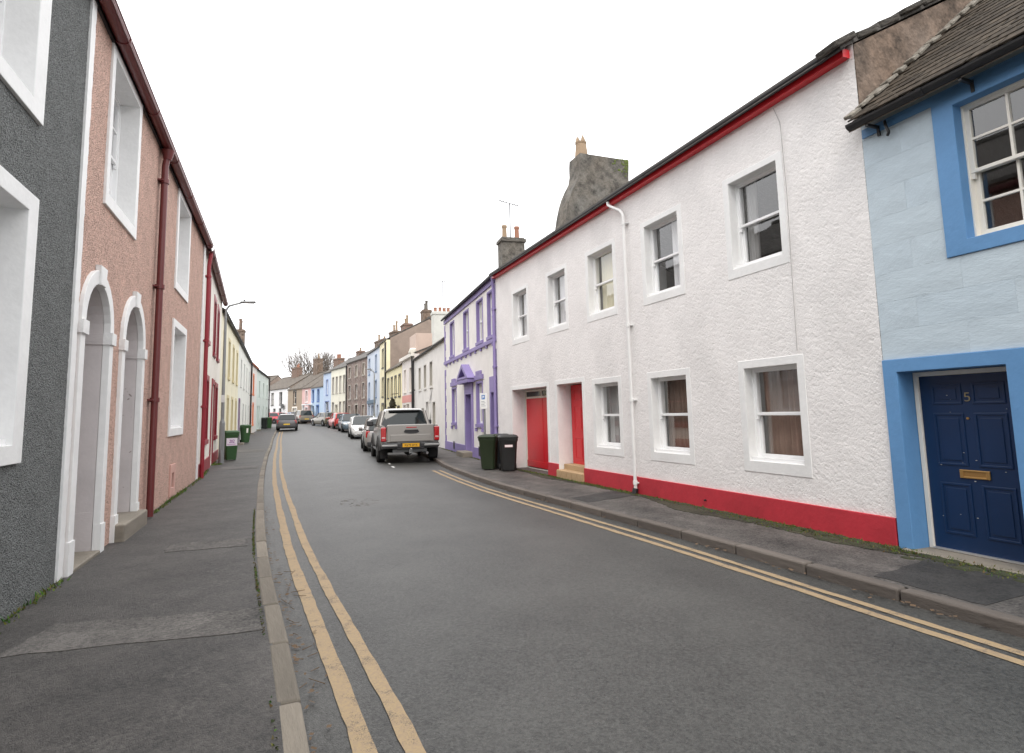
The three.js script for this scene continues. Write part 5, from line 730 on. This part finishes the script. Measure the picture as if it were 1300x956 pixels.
// ------------------------------------------------------------------ moss and weeds along the foot of the walls
function tufts(name, label, list, rgb, seed, hgt) {
  const r = rng(seed), blade = new THREE.BufferGeometry(); blade.setAttribute('position', new THREE.Float32BufferAttribute([-0.5, 0, 0, 0.5, 0, 0, 0.25, 0.6, 0.1, -0.25, 0.6, 0.1, 0, 1, 0.35], 3)); blade.setIndex([0, 1, 2, 0, 2, 3, 3, 2, 4]); blade.computeVertexNormals(); blade.setAttribute('uv', new THREE.Float32BufferAttribute(new Float32Array(10), 2));
  const m = new THREE.InstancedMesh(blade, M([1, 1, 1], 0.9), list.length), d = new THREE.Object3D(), c = new THREE.Color();
  list.forEach(([x, y, z], i) => { const k = hgt * (0.35 + r() * r()); d.position.set(x, y, -z); d.rotation.set((r() - 0.5) * 1.3, r() * 6.28, (r() - 0.5) * 1.3); d.scale.set(0.012 + r() * 0.012, k, k); d.updateMatrix(); m.setMatrixAt(i, d.matrix); m.setColorAt(i, c.setRGB(rgb[0] * (0.5 + r()), rgb[1] * (0.6 + r() * 0.7), rgb[2] * (0.5 + r() * 0.8))); });
  m.name = name; m.castShadow = m.receiveShadow = true; m.userData = { kind: 'stuff', label, category: 'plants' }; scene.add(m);
}
{
  const r = rng(77), a = [], b = [], c = [];
  for (let i = 0; i < 5200; i++) { const z = 3 + r() * 24; if (z > 7.1 && z < 8.4) continue; const clump = nMid[Math.floor(z * 21) % N * N + 40]; if (r() > (clump - 0.3) * 2.2) continue; const off = z > 9.0 && z < 10.4 ? 0.2 : 0.03; a.push([wallLineL(z) + off + r() * r() * 0.09, 0.1, z]); }
  for (let i = 0; i < 260; i++) { const q = r() * 6.28, k = Math.sqrt(r()) * 0.18; a.push([-1.66 + Math.cos(q) * k, 0.1, 22.3 + Math.sin(q) * k * 2]); }
  for (let i = 0; i < 9000; i++) { const z = 2.2 + r() * 13.5, u = r() * r(); const clump = nMid[Math.floor(z * 26) % N * N + 300], edge = 0.10 + 0.22 * (z < 7.5 ? 1 : 0.3); if (r() > (clump - 0.28) * 2.4) continue; b.push([6.0 - u * edge, 0.1, z]); }
  for (let i = 0; i < 500; i++) { const k = r() < 0.5, q = r() * 6.28, s = Math.sqrt(r()) * 0.2; b.push([5.94 + Math.cos(q) * s * 0.5, 0.1, (k ? 4.45 : 3.0) + Math.sin(q) * s]); }
  for (let i = 0; i < 700; i++) { const z = 17.5 + r() * 8; b.push([interp([[16.45, 6.07], [25.3, 6.91]])(z) - 0.04 - r() * 0.12, 0.1, z]); }
  for (let i = 0; i < 2600; i++) { const z = 2.6 + r() * 9; const clump = nMid[Math.floor(z * 30) % N * N + 90]; if (r() > (clump - 0.4) * 2.4) continue; c.push([kerbL(z) - 0.135 - r() * 0.02, 0.1, z]); }
  tufts('weeds', 'small green weeds along the foot of the pink and red houses', a, [0.10, 0.15, 0.03], 3, 0.06);
  tufts('moss', 'moss and small weeds along the foot of the white and blue houses', b, [0.085, 0.11, 0.025], 4, 0.04);
  tufts('kerb_moss', 'moss in the joint behind the left kerb', c, [0.08, 0.10, 0.03], 5, 0.02);
  { // dark mossy dirt lying against the wall on the right: ragged thin sheet
    const q = rng(15), A = [], B = []; for (let z = 2.3; z <= 16.2; z += 0.07) { const k = nMid[Math.floor(z * 17) % N * N + 210]; A.push([6.03, z]); B.push([5.97 - 0.05 - Math.max(0, k - 0.25) * (z < 9 ? 0.62 : 0.4) - q() * 0.05, z]); }
    const g = extrude(poly([...A, ...B.reverse()]), 0, 0.008).rotateX(-Math.PI / 2).translate(0, 0.0985, 0);
    const o = mesh('moss_strip', g, M([0.062, 0.058, 0.034], 0.95, { map: pavMap, bumpMap: bumpPebble, bumpScale: 0.015 }), scene); o.userData = { kind: 'stuff', label: 'dark mossy dirt strip against the foot of the white house', category: 'plants' };
  }
  // low cushions of moss at the wall foot on the right
  const cushions = []; for (let i = 0; i < 420; i++) { const z = 2.4 + r() * 12.5, k = 0.02 + r() * 0.05 * (z < 8 ? 1 : 0.5); cushions.push(new THREE.IcosahedronGeometry(k, 1).scale(1, 0.28, 1.6).translate(5.99 - r() * r() * (z < 7 ? 0.3 : 0.1), 0.1, -z)); }
  const cm = mesh('moss_cushions', merge(cushions), M([0.055, 0.062, 0.026], 0.95, { map: pavMap }), scene); cm.userData = { kind: 'stuff', label: 'low dark moss cushions on the pavement edge at the right wall', category: 'plants' };
  // fallen leaves, twigs and grit in the gutters
  const bits = []; for (let i = 0; i < 240; i++) { const left = r() < 0.55, z = 2.8 + r() * 9, x = left ? kerbL(z) + 0.02 + r() * r() * 0.2 : kerbR(z) - 0.02 - r() * r() * 0.15; bits.push(new THREE.PlaneGeometry(0.012 + r() * 0.03, 0.01 + r() * 0.018).rotateX(-Math.PI / 2 + (r() - 0.5) * 0.8).rotateY(r() * 6).translate(x, 0.02 + r() * 0.01, -z)); }
  for (let i = 0; i < 26; i++) { const z = 3.6 + r() * 3.4, x = kerbL(z) + 0.06 + r() * 0.14, a = r() * 6.28, l = 0.04 + r() * 0.1; bits.push(rod([x, 0.014, -z], [x + Math.cos(a) * l, 0.02, -z + Math.sin(a) * l], 0.003, 0.002, 4)); }
  const lt = mesh('leaf_litter', merge(bits), M([0.11, 0.07, 0.04], 0.9), scene); lt.userData = { kind: 'stuff', label: 'scattered brown leaf litter in the gutters', category: 'litter' };
}
renderer.render(scene, camera);
